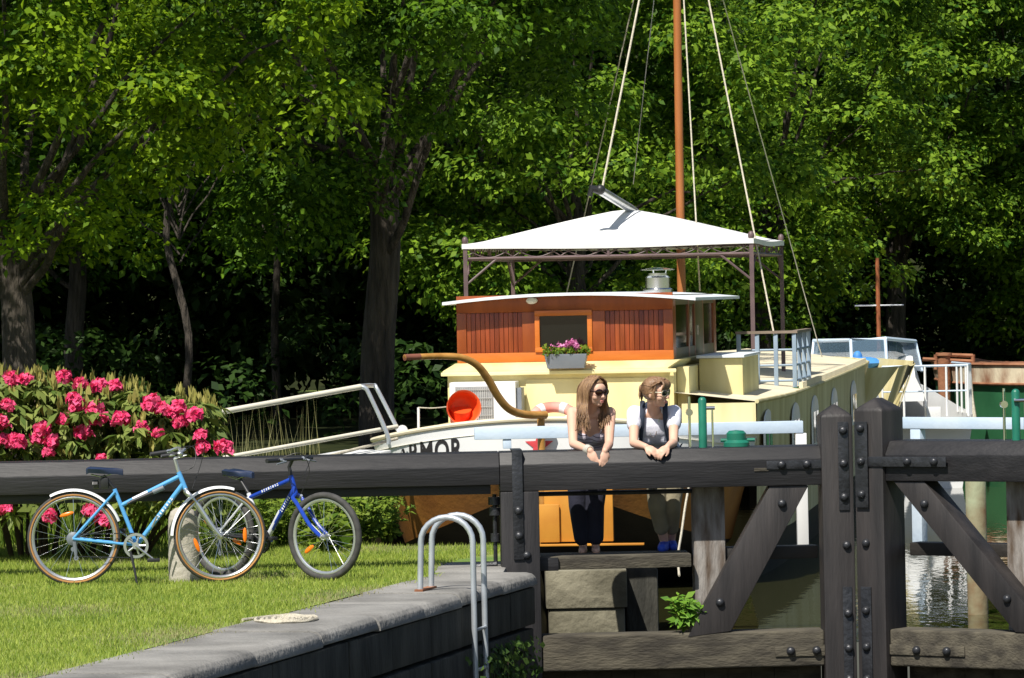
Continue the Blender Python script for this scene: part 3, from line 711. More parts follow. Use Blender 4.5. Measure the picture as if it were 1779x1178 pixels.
# red cowl ventilator: open bowl facing aft
cc = at(806, 708, 41.9); ax = Vector((.28, -1, .12)).normalized()
cw = thing('cowl_vent', 'orange red cowl ventilator with its round mouth open, on the stern deck', 'ventilator', (cc.x, cc.y+.1, .85))
prof = [(.020, -.17), (.08, -.165), (.125, -.13), (.148, -.07), (.155, 0), (.162, .004), (.150, .0), (.142, -.065), (.118, -.122), (.075, -.155), (.0001, -.16)]
MB().lathe(prof, cc, ax, 28).build('mouth', m_red, cw, ang=70)
MB().lathe([(.055, 0), (.05, .05), (.028, .075), (.0001, .08)], cc-ax*.15+Vector((.03, 0, -.06)), ax, 16).build('throat_dome', m_red, cw)
MB().tube([cc-ax*.12, cc-ax*.15+Vector((0, .02, -.10)), (cc.x+.02, cc.y+.17, .80)], [.10, .09, .085], 16).build('neck', m_red, cw)
MB().tube([cc+Vector((.02, -.02, -.13)), cc+Vector((.07, -.03, -.175))], .008, 6).build('handle', m_white, cw)
# lifebuoy
lb = at(962, 722, 41.7); mbp = []
for k in range(32):
    a = 2*math.pi*k/32; mbp.append(lb+Vector((math.cos(a)*.17, .10*math.sin(a), .075*math.sin(a)+.0)))
lo = thing('lifebuoy', 'faded red lifebuoy lying on the stern deck behind the tiller', 'lifebuoy', (lb.x, lb.y, .85))
MB().tube(mbp, .05, 12, closed=True).build('ring', m_buoy, lo)
for a in (0.8, 2.3, 4, 5.5):
    k = int(a/(2*math.pi)*32); MB().tube([mbp[k], mbp[(k+1) % 32], mbp[(k+2) % 32]], .053, 12).build('band', m_white, lo)
# flower box under the wheelhouse window
fb = thing('flower_box', 'grey plastic flower box with pink geraniums under the wheelhouse window', 'flower box', B(-.02, -.02, 1.40))
c = at(984, 640, 42.88)
mb = MB(); c = Vector((c.x, c.y, 1.37)); vs = []
for z, k in ((0, .88), (.115, 1.0), (.135, 1.03), (.135, .95), (.09, .92)):
    for sx, sy in ((-1, -1), (1, -1), (1, 1), (-1, 1)): vs.append(c+BS*(sx*.195*k)+BA*(sy*.07*k)+Vector((0, 0, z)))
mb.add(vs, [(3, 2, 1, 0)]+[(r*4+i, r*4+(i+1) % 4, r*4+4+(i+1) % 4, r*4+4+i) for r in range(4) for i in range(4)]+[(16, 17, 18, 19)])
mb.build('trough', m_grey_plastic, fb, bevel=.004)
n = 420; P = np.array(c)[None]+np.stack([RNG.uniform(-.21, .21, n), RNG.uniform(-.07, .06, n), .13+RNG.uniform(0, .07, n)], 1)
me = fast_mesh('leaves', *leaves_arr(P, RNG.normal(size=(n, 3))+[0, -.3, .8], .035, .8)); link('leaves', me, m_weed, fb)
for k in range(16):
    q = c+BS*random.gauss(.04, .07)+BA*random.uniform(-.06, .05)+Vector((0, 0, .18+random.uniform(0, .08)))
    n = 26; P = np.array(q)[None]+RNG.normal(size=(n, 3))*.013
    me = fast_mesh('flower', *leaves_arr(P, P-np.array(q), .022, .9)); link('flower', me, m_geran, fb)
# stanchion, rope and fairlead on the port quarter; gangway
gw = thing('gangway', 'white tubular gangway handrails sloping from the bank to the barge stern', 'gangway', at(520, 800, 41.5))
A0, A1 = at(300, 731, 40.3), at(626, 672, 41.6)
MB().tube([A0, A1], .026, 10).build('handrail', M('cream_rail', (.70, .66, .54), .45, .08, 3), gw)
MB().tube(smooth_path([A1, at(634, 674, 41.6), at(642, 686, 41.6), at(672, 752, 41.6), at(675, 772, 41.6)]), .020, 8).build('rail_end', m_steel, gw)
MB().tube(smooth_path([at(626, 671, 41.65), at(648, 670, 42.2), at(656, 678, 42.2), at(692, 748, 42.2)]), .020, 8).build('rail_end', m_steel, gw)
MB().tube([at(380, 797, 40.5), at(690, 741, 41.9)], .020, 10).build('handrail', MATS['cream_rail'], gw)
MB().tube([at(560, 795, 41.2), at(690, 762, 42.0)], .014, 8).build('side_rope', m_rope, gw)
pl = [at(360, 835, 40.4), at(640, 786, 41.7)]; dv = pl[1]-pl[0]; sd_ = dv.cross(Vector((0, 0, 1))).normalized()
for k in range(14): c = pl[0]+dv*((k+.5)/14); MB().obox(c+Vector((0, .3, 0)), dv/29, -sd_*.3, (0, 0, .015)).build('tread', m_white, gw, bevel=.003)
fl = at(699, 748, 42.2)
MB().lathe([(.05, -.03), (.05, .03)], fl, (0, 1, 0), 16).build('fairlead', m_white, barge)
s0 = at(727, 748, 42.5); s1 = at(727, 708, 42.5)
MB().tube([s0-Vector((0, 0, .1)), s1], .012, 8).build('stanchion', m_white, barge)
MB().tube(smooth_path([s1, at(752, 709, 42.4), at(783, 706, 42.2)]), .006, 6).build('guard_rope', m_rope, barge)
# mooring line dropping by the post
mline = tag(MB().tube(smooth_path([at(1206, 800, 40.9), at(1192, 870, 40.2), at(1184, 925, 39.5), at(1178, 965, 38.5), at(1180, 1000, 37.9)]), .010, 6).build('mooring_rope', m_rope), 'thin mooring rope hanging from the barge stern behind the women', 'rope')

# ================================================================== OTHER BOATS
cr_ = thing('motor_cruiser', 'white motor cruiser with a tinted windscreen moored beyond the barge', 'motor boat', at(1560, 760, 67))
wsp = [at(1414, 592, 66.5), at(1478, 591, 65.2), at(1538, 588, 65.2), at(1590, 593, 66.5)]; wsb = [at(1410, 633, 66.3), at(1480, 634, 64.8), at(1541, 636, 64.8), at(1602, 645, 66.3)]
MB().tube(wsp, .03, 6).build('windscreen_rail', m_whiteb, cr_)
for p, q in zip(wsp, wsb): MB().tube([p, q], .024, 6).build('windscreen_post', m_whiteb, cr_)
for i in range(3): mb = MB(); mb.prism([wsp[i], wsp[i+1], wsb[i+1], wsb[i]], Vector((0, .012, 0))); mb.build('windscreen_pane', m_glass_c, cr_)
# hull: loft of sections along the boat axis, stern towards us at right
def loftsec(secs, nm, mat, par):
    mb = MB(); n = len(secs[0]); vs = [p for s in secs for p in s]
    mb.add(vs, [(j*n+i, j*n+i+1, (j+1)*n+i+1, (j+1)*n+i) for j in range(len(secs)-1) for i in range(n-1)]+[tuple(range(n-1, -1, -1)), tuple(range((len(secs)-1)*n, len(secs)*n))]); return mb.build(nm, mat, par, ang=30)
c0 = at(1612, 700, 62); c0.z = 0; ca = Vector((-.13, .99, 0)); cs = Vector((.99, .13, 0))
def C(s, t, z): q = c0+cs*s+ca*t; return Vector((q.x, q.y, z))
secs = []
for t, wv, zt in ((0, .62, .30), (.8, .8, .33), (2.5, .95, .42), (4.5, 1.0, .62), (6.5, .9, .85), (8, .55, 1.0), (9.2, .06, 1.1)):
    secs.append([C(-wv, t, zt), C(-wv*.95, t, .1), C(-wv*.7, t, -.75), C(wv*.7, t, -.75), C(wv*.95, t, .1), C(wv, t, zt)])
loftsec(secs, 'hull', m_white, cr_)
secs = []
for t, wv, z0, z1 in ((3.2, .66, .45, .80), (3.8, .76, .45, 1.08), (5.2, .8, .5, 1.14), (7.2, .5, .8, 1.08)):
    secs.append([C(-wv-.5, t, z0), C(-wv-.42, t, z1), C(wv-.42+.3, t, z1), C(wv+.05, t, z0)])
loftsec(secs, 'coachroof', m_white, cr_)
mb = MB()
rail = [C(-.6, .1, 0), C(.55, -.02, 0), C(.78, .8, 0), C(.92, 2.5, 0)]
MB().tube([p+Vector((0, 0, 1.0)) for p in rail], .018, 6).build('pushpit_rail', m_whiteb, cr_)
MB().tube([p+Vector((0, 0, .66)) for p in rail[:3]], .012, 6).build('pushpit_rail', m_whiteb, cr_)
for i in range(3):
    for k in range(4 if i != 1 else 3):
        p = rail[i]+(rail[i+1]-rail[i])*(k/(4 if i != 1 else 3)); MB().tube([p+Vector((0, 0, .32)), p+Vector((0, 0, 1.0))], .016, 6).build('stanchion', m_white, cr_)
MB().obox(C(.05, -.25, .24), cs*.62, ca*.22, (0, 0, .03)).build('bathing_platform', m_white, cr_, bevel=.01)
MB().obox(C(-.02, -.38, .36), cs*.10, ca*.05, (0, 0, .10)).build('outboard_bracket', m_white, cr_, bevel=.01)
bs = tag(MB().ell(at(1497, 631, 63.6), (.30, 0, 0), (0, .3, 0), (0, 0, .09)).ell(at(1490, 622, 63.6), (.07, 0, 0), (0, .08, 0), (0, 0, .10)).ell(at(1478, 633, 63.6), (.18, 0, 0), (0, .2, 0), (0, 0, .05)).build('blue_cover', m_blue_sheet), 'bundled bright blue sheet below the cruiser windscreen', 'cover')
gb = thing('green_barge', 'old green hulled barge with rust streaked cream gunwale at the right edge', 'barge', at(1720, 760, 72))
def Gq(px, py, D): return at(px, py, D)
gx = [(1618, 76), (1634, 73.5), (1665, 72), (1720, 71), (1790, 70), (1900, 69), (2050, 68)]
tp_ = [at(px, 640-(px-1618)*.0, D) for px, D in gx]
row0 = [Vector((p.x, p.y, .83)) for p in tp_]; row1 = [Vector((p.x+.05, p.y-.08, .55)) for p in tp_]; row2 = [Vector((p.x+.2, p.y+.1, -.8)) for p in tp_]
row1b = [p+Vector((0, .05, -.005)) for p in row1]
n = len(gx)
for nm, a, b_, mt in (('gunwale', row0, row1, m_rustcream), ('hull', row1b, row2, m_gboat)):
    mb = MB(); mb.add(a+b_, [(i, i+1, n+i+1, n+i) for i in range(n-1)]); mb.build(nm, mt, gb)
bk = [p+Vector((1.2, 4.5, 0)) for p in row0]
mb = MB(); mb.add([p+Vector((0, 0, -.02)) for p in row0]+[p+Vector((0, 0, -.02)) for p in bk], [(i, i+1, n+i+1, n+i) for i in range(n-1)]); mb.build('deck', m_rust, gb)
MB().tube([p+Vector((0, 0, .02)) for p in row0], .03, 6).build('gunwale_rail', m_rust, gb)
MB().tube([row1[i]+Vector((0, -.02, 0)) for i in range(n)], .025, 6).build('rubbing_strake', m_rust, gb)
pzz = at(1640, 640, 72.6); 
MB().lathe([(.10, -.9), (.10, .12), (.13, .13), (.13, .17), (.0001, .18)], (pzz.x, pzz.y, .85), (0, 0, 1), 14).build('bollard', m_rust, gb)
for a, b_ in (((1603, 624), (1690, 628)), ((1626, 616), (1690, 618))): MB().tube([at(*a, 73), at(*b_, 73)], .035, 6).build('hatch_bar', m_rust, gb)
for px in (1626, 1690): MB().tube([at(px, 616, 73), at(px, 642, 73)], .035, 6).build('hatch_post', m_rust, gb)
MB().tube(smooth_path([at(1683, 655, 70.9), at(1686, 690, 70.6), at(1692, 730, 70.4)]), .05, 8).build('hanging_fender', m_rope, gb)
m2a, m2b = at(1527, 600, 68), at(1524, 448, 68)
sm = thing('boat_mast', 'thin rusty mast with a crosstree behind the cruiser windscreen', 'mast', m2a)
MB().tube([m2a-Vector((0, 0, .5)), m2b], [.035, .03], 8).build('pole', M('rusty_mast', (.3, .09, .03), .6), sm)
MB().tube([at(1485, 531, 68), at(1570, 530, 68)], .012, 6).build('crosstree', m_alu, sm)
# painted pile seen through the right gate
mpile = thing('mooring_pile', 'rust stained pale mooring pile seen through the right gate', 'pile', at(1696, 960, 38))
pp = at(1696, 900, 38); MB().lathe([(.085, -1.3), (.085, .46), (.07, .48), (.0001, .485)], (pp.x, pp.y, .2), (0, 0, 1), 14).build('shaft', M('pile_paint', (.16, .09, .04), .8, .3, 3, (.28, .32, .2), .3, 20), mpile)
MB().lathe([(.09, 0), (.09, .03)], (pp.x, pp.y, .5), (0, 0, 1), 14).build('band', m_rust, mpile)

# ================================================================== LADDER, BOLLARD, ROPE
ld = thing('lock_ladder', 'galvanised steel ladder with two hooped handrails at the lock edge', 'ladder', wall(0, -.3, 0))
def hoop(k):
    base = wall(k, -.33); out = wall(k, .055)
    pts = [base+Vector((0, 0, 0)), base+WN*.012+Vector((0, 0, .33))]
    for j in range(0, 13):
        a = math.pi*j/12; c = wall(k, (-.318+.055)/2); r = (.318+.055)/2
        pts.append(c-WN*(r*math.cos(a))+Vector((0, 0, .345+.175*math.sin(a))))
    pts += [out+Vector((0, 0, .2)), out+Vector((0, 0, -.4)), out+WN*.02+Vector((0, 0, -2.4))]
    return pts
for k in (-.18, .13): MB().tube(hoop(k), .021, 10).build('handrail_hoop', m_steel, ld)
for z in (-.27, -.55, -.83, -1.11, -1.4): MB().tube([wall(-.18, .062, z), wall(.13, .062, z)], .012, 8).build('rung', m_steel, ld)
MB().obox(wall(-.025, -.33, .01), WD*.20, WN*.03, (0, 0, .008)).build('foot_plate', m_rust, ld)
# stone post
bl = at(320, 1008, 33.95)
MB_ = MB().lathe([(.115, 0), (.112, .38), (.106, .47), (.09, .515), (.055, .54), (.0001, .547)], (bl.x, bl.y, 0), (0, 0, 1), 20)
tag(MB_.build('stone_post', m_conc), 'round grey stone post standing on the lawn behind the bicycles', 'bollard')
# flaked rope
rp = at(495, 1080, 29.45); pts = []
for i in range(130):
    a = i*.26; r = .02+.0012*i; pts.append((rp.x+r*1.25*math.cos(a), rp.y+r*1.9*math.sin(a), .017+.004*math.sin(i*1.7)))
pts += [(rp.x-.22, rp.y+.1, .016), (rp.x-.27, rp.y+.0, .016)]
tag(MB().tube(pts, .011, 6).build('rope_coil', m_rope), 'flat coil of pale rope lying on the lock coping', 'rope')

# ================================================================== BICYCLES
def bike(name, label, Orear, fwd, cfg, group):
    fwd = Vector(fwd).normalized(); lat = Vector((fwd.y, -fwd.x, 0))          # lat: towards the camera side
    e = thing(name, label, 'bicycle', Orear, group)
    O = Vector(Orear)
    def P(x, z, y=0): return O+fwd*x+lat*y+Vector((0, 0, z))
    R = cfg['R']; ra = (0, R); fa = cfg['front']
    st = math.radians(cfg.get('steer', 0)); ffw = (fwd*math.cos(st)+lat*math.sin(st)); flat = Vector((ffw.y, -ffw.x, 0))
    def wheel(c, f, l, front):
        w = bpy.data.objects.new('wheel', None); COL.objects.link(w); w.location = c; w.parent = e; w.matrix_parent_inverse = wmat(e).inverted(); w.empty_display_size = .1
        def ringp(r, y=0, n=48): return [c+f*(r*math.cos(2*math.pi*k/n))+Vector((0, 0, r*math.sin(2*math.pi*k/n)))+l*y for k in range(n)]
        tr = cfg['tyre']
        MB().tube(ringp(R-tr), tr, 10, closed=True).build('tyre', m_rubber, w)
        if cfg.get('gum'):
            for y in (-1, 1): MB().tube(ringp(R-tr*1.35, y*tr*.78), tr*.42, 6, closed=True).build('side_wall', m_gum, w)
        MB().tube(ringp(R-2*tr-.008), .011, 8, closed=True, flat=1.3).build('rim', m_alu, w)
        mb = MB(); rr_ = R-2*tr-.012
        for k in range(28):
            a = 2*math.pi*k/28; b_ = a+(.5 if k % 4 < 2 else -.5); sy = .03 if k % 2 else -.03
            mb.tube([c+l*sy+f*(.02*math.cos(b_))+Vector((0, 0, .02*math.sin(b_))), c+f*(rr_*math.cos(a))+Vector((0, 0, rr_*math.sin(a)))], .0016, 4, cap=False)
        mb.build('spokes', m_chrome, w)
        MB().lathe([(.008, -.06), (.024, -.034), (.016, -.025), (.016, .025), (.024, .034), (.008, .06)], c, l, 12).build('hub', m_alu, w)
        for a in cfg['refl_f' if front else 'refl_r']:
            q = c+f*(rr_*.62*math.cos(a))+Vector((0, 0, rr_*.62*math.sin(a))); d = (q-c).normalized(); tn = d.cross(l)
            MB().ell(q+l*.012, tn*.018 if cfg.get('radial') else tn*.055, d*.05 if cfg.get('radial') else d*.016, l*.008, 12, 6).build('reflector', m_refl, w)
        return w
    rc = P(0, R); fc = P(*fa)
    wheel(rc, fwd, lat, False); wheel(fc, ffw, flat, True)
    fr = None
    for nm, path, r, mat in cfg['tubes']:
        if nm in ('seat_stay', 'chain_stay'):
            for y in (-.055, .055):
                MB().tube([P(path[0][0], path[0][1], y*.4), P(path[1][0], path[1][1], y)], r, 8).build(nm, mat, e)
        else:
            MB().tube([P(*q) for q in path], r, 12).build(nm, mat, e)
    # fork with two blades
    fk = cfg['fork']; crown = P(*fk[0])
    for y in (-.05, .05):
        pts = [crown, crown+flat*y+ffw*.01-Vector((0, 0, .03))]+[P(q[0], q[1])+flat*y for q in fk[1:-1]]+[fc+flat*y]
        MB().tube(smooth_path(pts, 4), [.017]+[.0155]*(len(smooth_path(pts, 4))-2)+[.011], 8).build('fork_blade', cfg['fork_mat'], e)
    # saddle
    sx, sz = cfg['saddle']; mb = MB(); secs = []
    for x, wv, zt in ((-.13, .062, .012), (-.11, .082, .022), (-.04, .078, .016), (.03, .04, .010), (.09, .022, .008), (.135, .016, -.002)):
        secs.append([P(sx+x, sz+zt-.045, -wv*.8), P(sx+x, sz+zt-.012, -wv), P(sx+x, sz+zt, -wv*.55), P(sx+x, sz+zt-.006, 0), P(sx+x, sz+zt, wv*.55), P(sx+x, sz+zt-.012, wv), P(sx+x, sz+zt-.045, wv*.8)])
    n = 7; mb.add([p for s in secs for p in s], [(j*n+i, j*n+(i+1) % n, (j+1)*n+(i+1) % n, (j+1)*n+i) for j in range(5) for i in range(n)]+[tuple(range(n-1, -1, -1)), tuple(range(5*n, 6*n))])
    sad = mb.build('saddle', cfg['saddle_mat'], e, ang=60)
    mb = MB(); mb.tube([P(sx-.10, sz-.035, .02), P(sx-.02, sz-.055, .02), P(sx+.10, sz-.02, .012)], .004, 5); mb.tube([P(sx-.10, sz-.035, -.02), P(sx-.02, sz-.055, -.02), P(sx+.10, sz-.02, -.012)], .004, 5)
    mb.build('saddle_rails', m_alu, sad)
    MB().tube([P(*cfg['seat_top']), P(sx-.01, sz-.045)], .0135, 10).build('seat_post', cfg.get('post_mat', m_blk), e)
    # handlebar
    MB().tube([P(*q) for q in cfg['stem']], .014, 8).build('stem', cfg['stem_mat'], e)
    hb = [Vector(q) for q in cfg['bar']]; st0 = P(*cfg['stem'][-1])
    def HB(q): return st0+ffw*q.x+flat*q.y+Vector((0, 0, q.z))
    MB().tube(smooth_path([HB(q) for q in hb], 5), .0115, 8).build('handlebar', cfg['bar_mat'], e)
    for a, b_ in ((0, 1), (-1, -2)):
        p, q = HB(hb[a]), HB(hb[b_]); q = p+(q-p).normalized()*.12
        MB().tube([p, q], .0175, 10).build('grip', m_blk, e)
        q2 = q+(q-p).normalized()*.02
        mb = MB(); mb.tube([q2, q2+ffw*.05-Vector((0, 0, .01)), q2+ffw*.06+(p-q)*.9-Vector((0, 0, .025))], [.008, .007, .005], 6); mb.ell(q2, (.022, 0, 0), (0, .022, 0), (0, 0, .018), 8, 6); mb.build('brake_lever', cfg.get('lever_mat', m_alu), e)
    mb = MB(); hp_ = HB(hb[1])
    mb.tube(smooth_path([HB(hb[0]+(hb[1]-hb[0])*.9), st0+ffw*.14+flat*.1+Vector((0, 0, .05)), st0+ffw*.15+Vector((0, 0, -.08)), crown+ffw*.05], 6), .0028, 5)
    mb.tube(smooth_path([HB(hb[-1]+(hb[-2]-hb[-1])*.9), st0+ffw*.10-flat*.1+Vector((0, 0, .02)), st0+ffw*.09+Vector((0, 0, -.12)), P(*cfg['tubes'][0][1][0])], 6), .0028, 5)
    mb.build('cables', m_blk, e)
    # crankset on the camera side
    bx_, bz_ = cfg['bb']; ca_ = cfg['crank']
    cm = cfg['crank_mat']; mb = MB(); c = P(bx_, bz_, .055)
    cs_ = MB().lathe([(.072, 0), (.092, 0), (.092, .004), (.072, .004), (.072, 0)], c, lat, 30, cap=False).lathe([(.0, 0), (.026, 0), (.026, .012), (.0001, .012)], c, lat, 14)
    for k in range(5):
        a = k*1.2566; dd = fwd*math.cos(a)+Vector((0, 0, math.sin(a))); cs_.tube([c, c+dd*.068], .008, 6)
    cs_ = cs_.build('chainset', cm, e)
    MB().lathe([(.080, -.012), (.094, -.012), (.094, -.008), (.080, -.008), (.080, -.012)], c, lat, 30, cap=False).build('chainring', m_blk if cm is m_blk else m_iron, cs_)
    for sg, y in ((1, .075), (-1, -.075)):
        dd = fwd*(math.cos(ca_)*sg)+Vector((0, 0, math.sin(ca_)*sg)); p0 = P(bx_, bz_, y); p1 = p0+dd*.17
        MB().tube([p0, p1], [.013, .010], 8, flat=.7).build('crank_arm', cm, cs_)
        MB().obox(p1+lat*(math.copysign(.05, y)), fwd*.045, lat*.035, (0, 0, .012)).build('pedal', m_blk, cs_, bevel=.005)
    MB().tube([P(bx_, bz_, -.06), P(bx_, bz_, .06)], .02, 12).build('bottom_bracket', cfg['tubes'][0][3], e)
    # chain and derailleur
    mb = MB(); y = .045
    mb.tube([P(bx_, bz_+.09, y), P(0, R+.035, y)], .004, 5); mb.tube([P(bx_, bz_-.09, y), P(.02, R-.13, y), P(.0, R-.07, y)], .004, 5)
    mb.build('chain', m_iron, e)
    mb = MB().lathe([(.05, 0), (.05, .004), (.035, .012), (.02, .016)], P(0, R, .038), lat, 18).tube([P(.01, R-.02, .05), P(.015, R-.07, .05), P(.02, R-.14, .05)], [.014, .016, .01], 8)
    mb.lathe([(.018, -.005), (.018, .005)], P(.02, R-.14, .05), lat, 12).lathe([(.018, -.005), (.018, .005)], P(.0, R-.075, .05), lat, 12)
    mb.build('derailleur', m_grey_plastic, e)
    # mudguards
    for (nm, c, f, l, a0, a1) in cfg.get('guards', ()):
        cc_ = rc if c == 'r' else fc; ff, ll = (fwd, lat) if c == 'r' else (ffw, flat); mb = MB(); vs = []; n = 24
        for k in range(n+1):
            a = math.radians(a0+(a1-a0)*k/n); rr_ = R+.018
            for y, dr in ((-.028, -.014), (-.02, 0), (0, .004), (.02, 0), (.028, -.014)):
                vs.append(cc_+ff*((rr_+dr)*math.cos(a))+Vector((0, 0, (rr_+dr)*math.sin(a)))+ll*y)
        mb.add(vs, [(k*5+i, k*5+i+1, k*5+6+i, k*5+5+i) for k in range(n) for i in range(4)]); mb.build('mudguard', m_white, e, ang=60)
    for fn in cfg.get('extra', ()): fn(P, e, fwd, lat)
    # lettering-like maker's marks on the down tube (too small to read)
    for (p0, p1, r, nn) in cfg.get('marks', ()):
        rk = random.Random(nn); p0v, p1v = P(*p0), P(*p1); d = (p1v-p0v); Ld = d.length; d = d/Ld; up = lat.cross(d); mb = MB()
        for k in range(nn):
            a = (k+.2)/nn*Ld; w_ = Ld/nn*.32
            for h0, h1 in ((-.6, .6),) if k % 3 else ((-.6, -.1), (.15, .6)):
                mb.obox(p0v+d*(a+w_)+lat*(r+.0008)+up*(r*.5*(h0+h1)), d*w_*rk.uniform(.5, 1), lat*.0006, up*(r*.5*(h1-h0)*.9))
        mb.build('maker_marks', m_decal, e, smooth=False)
    return e

def bikeA_extra(P, e, f, l):
    MB().tube([P(.42, .60, .03), P(.60, .675, .03)], .014, 10).build('pump', m_blk, e)
    MB().tube([P(.59, .672, .03), P(.67, .705, .03)], .019, 10).build('pump_head', m_grey_plastic, e)
    MB().tube([P(.40, .592, .03), P(.42, .60, .03)], .009, 8).build('pump_tip', m_blk, e)
    mb = MB(); pts = [P(.15+.0035*i*.3, .735+.028*math.sin(i*.9), .028*math.cos(i*.9)) for i in range(36)]; mb.tube(pts, .006, 6); mb.build('coil_lock', m_blk, e)
    MB().obox(P(.235, .745), f*.03, l*.03, (0, 0, .04)).build('saddle_bag', m_blk, e, bevel=.012)
    MB().tube([P(.41, .27, .04), P(.45, .12, .10), P(.47, .0, .13)], [.010, .009, .008], 8).build('kickstand', m_blk, e)
    MB().tube([P(.58, .42, .06), P(.62, .50, .07)], .007, 6).build('bottle_clip', m_alu, e)
sB = at(130, 1018, 33.7); sB.z = 0
bike('bicycle', 'light blue step-through bicycle with white mudguards standing on the lawn', sB, (1, -.02, 0), dict(
    R=.343, tyre=.017, gum=True, front=(1.07, .343), steer=-14,
    tubes=[('head_tube', [(.777, .815), (.825, .69)], .018, m_lblue), ('top_tube', [(.785, .785), (.345, .575)], .0155, m_lblue), ('down_tube', [(.81, .73), (.46, .285)], .017, m_lblue),
           ('seat_tube', [(.305, .70), (.46, .285)], .0155, m_lblue), ('seat_stay', [(.31, .68), (0, .343)], .009, m_lblue), ('chain_stay', [(.46, .285), (0, .343)], .010, m_lblue),
           ('tube_band', [(.55, .672), (.44, .62)], .0162, m_decal)],
    fork=[(.825, .69), (.89, .60), (1.0, .43), (1.07, .343)], fork_mat=m_alu, saddle=(.235, .845), saddle_mat=m_navysad, seat_top=(.305, .70),
    stem=[(.777, .815), (.752, .91), (.80, .975)], stem_mat=m_alu, bar=[(-.19, .27, -.035), (-.07, .27, -.02), (.0, .17, .01), (0, 0, 0), (.0, -.17, .01), (-.07, -.27, -.02), (-.19, -.27, -.035)], bar_mat=m_alu,
    bb=(.46, .285), crank=math.radians(-38), crank_mat=m_alu, refl_f=[math.radians(200), math.radians(0)], refl_r=[math.radians(105)], radial=False,
    guards=[('r', 'r', 0, 0, 20, 118), ('f', 'f', 0, 0, 72, 178)], extra=(bikeA_extra,), marks=[((.73, .63, 0), (.60, .465, 0), .017, 8)]), 'bicycles on the lawn')
sA = at(389, 1016, 34.3); sA.z = 0; sF = at(566, 1016, 33.62); sF.z = 0
def bikeB_extra(P, e, f, l):
    MB().tube([P(.80, .60, .0), P(.86, .625, .05)], .010, 8).build('lamp_bracket', m_alu, e)
    MB().tube([P(.60, .50, 0), P(.455, .30, 0)], .0205, 12).build('silver_sleeve', m_silver, e)
dB = sF-sA
bike('bicycle', 'dark blue and silver mountain bicycle parked behind the light blue one', sA, dB, dict(
    R=.325, tyre=.024, front=(dB.length, .325), steer=-8,
    tubes=[('head_tube', [(.712, .765), (.755, .635)], .019, m_dblue), ('top_tube', [(.715, .74), (.29, .60)], .0165, m_dblue), ('down_tube', [(.74, .665), (.44, .285)], .0195, m_dblue),
           ('seat_tube', [(.275, .63), (.44, .285)], .0165, m_silver), ('seat_stay', [(.285, .60), (0, .325)], .009, m_silver), ('chain_stay', [(.44, .285), (0, .325)], .010, m_blk)],
    fork=[(.755, .635), (.81, .56), (.93, .41), (dB.length, .325)], fork_mat=m_dblue, saddle=(.19, .79), saddle_mat=m_navysad, seat_top=(.275, .63),
    stem=[(.712, .765), (.695, .83), (.73, .885)], stem_mat=m_blk, bar=[(-.03, .28, .0), (-.01, .18, .0), (0, .08, 0), (0, 0, 0), (0, -.08, 0), (-.01, -.18, 0), (-.03, -.28, 0)], bar_mat=m_blk, lever_mat=m_grey_plastic,
    bb=(.44, .285), crank=math.radians(8), crank_mat=m_blk, refl_f=[math.radians(215)], refl_r=[math.radians(150), math.radians(-20)], radial=True,
    extra=(bikeB_extra,), marks=[((.71, .615, 0), (.62, .50, 0), .0195, 7), ((.60, .705, 0), (.42, .645, 0), .0165, 8)]), 'bicycles on the lawn')

# ================================================================== VEGETATION
def crown_mesh(clumps, per, size, rng, aspect=.62, up=.85, sub=15, flat=.5):
    """clumps: (centre, radius); sub-tufts in each clump, leaves in each tuft"""
    out = []
    for c, r in clumps:
        c = np.array(c); ns = max(3, int(sub*rng.uniform(.7, 1.3)))
        d = unit(rng.normal(size=(ns, 3)))*[1, 1, flat]; tuft = c+d*(r*rng.uniform(.25, 1, ns)**.6)[:, None]
        nl = per; P = np.repeat(tuft, nl, 0)+rng.normal(size=(ns*nl, 3))*[r*.135, r*.135, r*.085]
        Nn = unit(P-c)*.6+rng.normal(size=P.shape)*.55+[0, 0, up]
        al = unit(P-np.repeat(tuft, nl, 0))+rng.normal(size=P.shape)*.5+[0, 0, -.35]
        out.append(leaves_arr(P, Nn, size, aspect, rng, along=al))
    return fast_mesh('crown', *join_arr(out))
def limb(mb, p, q, r0, r1, rng, k=5, wob=.12):
    p, q = Vector(p), Vector(q); L_ = (q-p).length
    pts = [p+(q-p)*(i/k)+Vector(rng.normal(size=3)*(wob*L_*.12 if 0 < i < k else 0)) for i in range(k+1)]
    mb.tube(smooth_path(pts, 3), [r0+(r1-r0)*(i/(3*k)) for i in range(3*k+1)], 9)
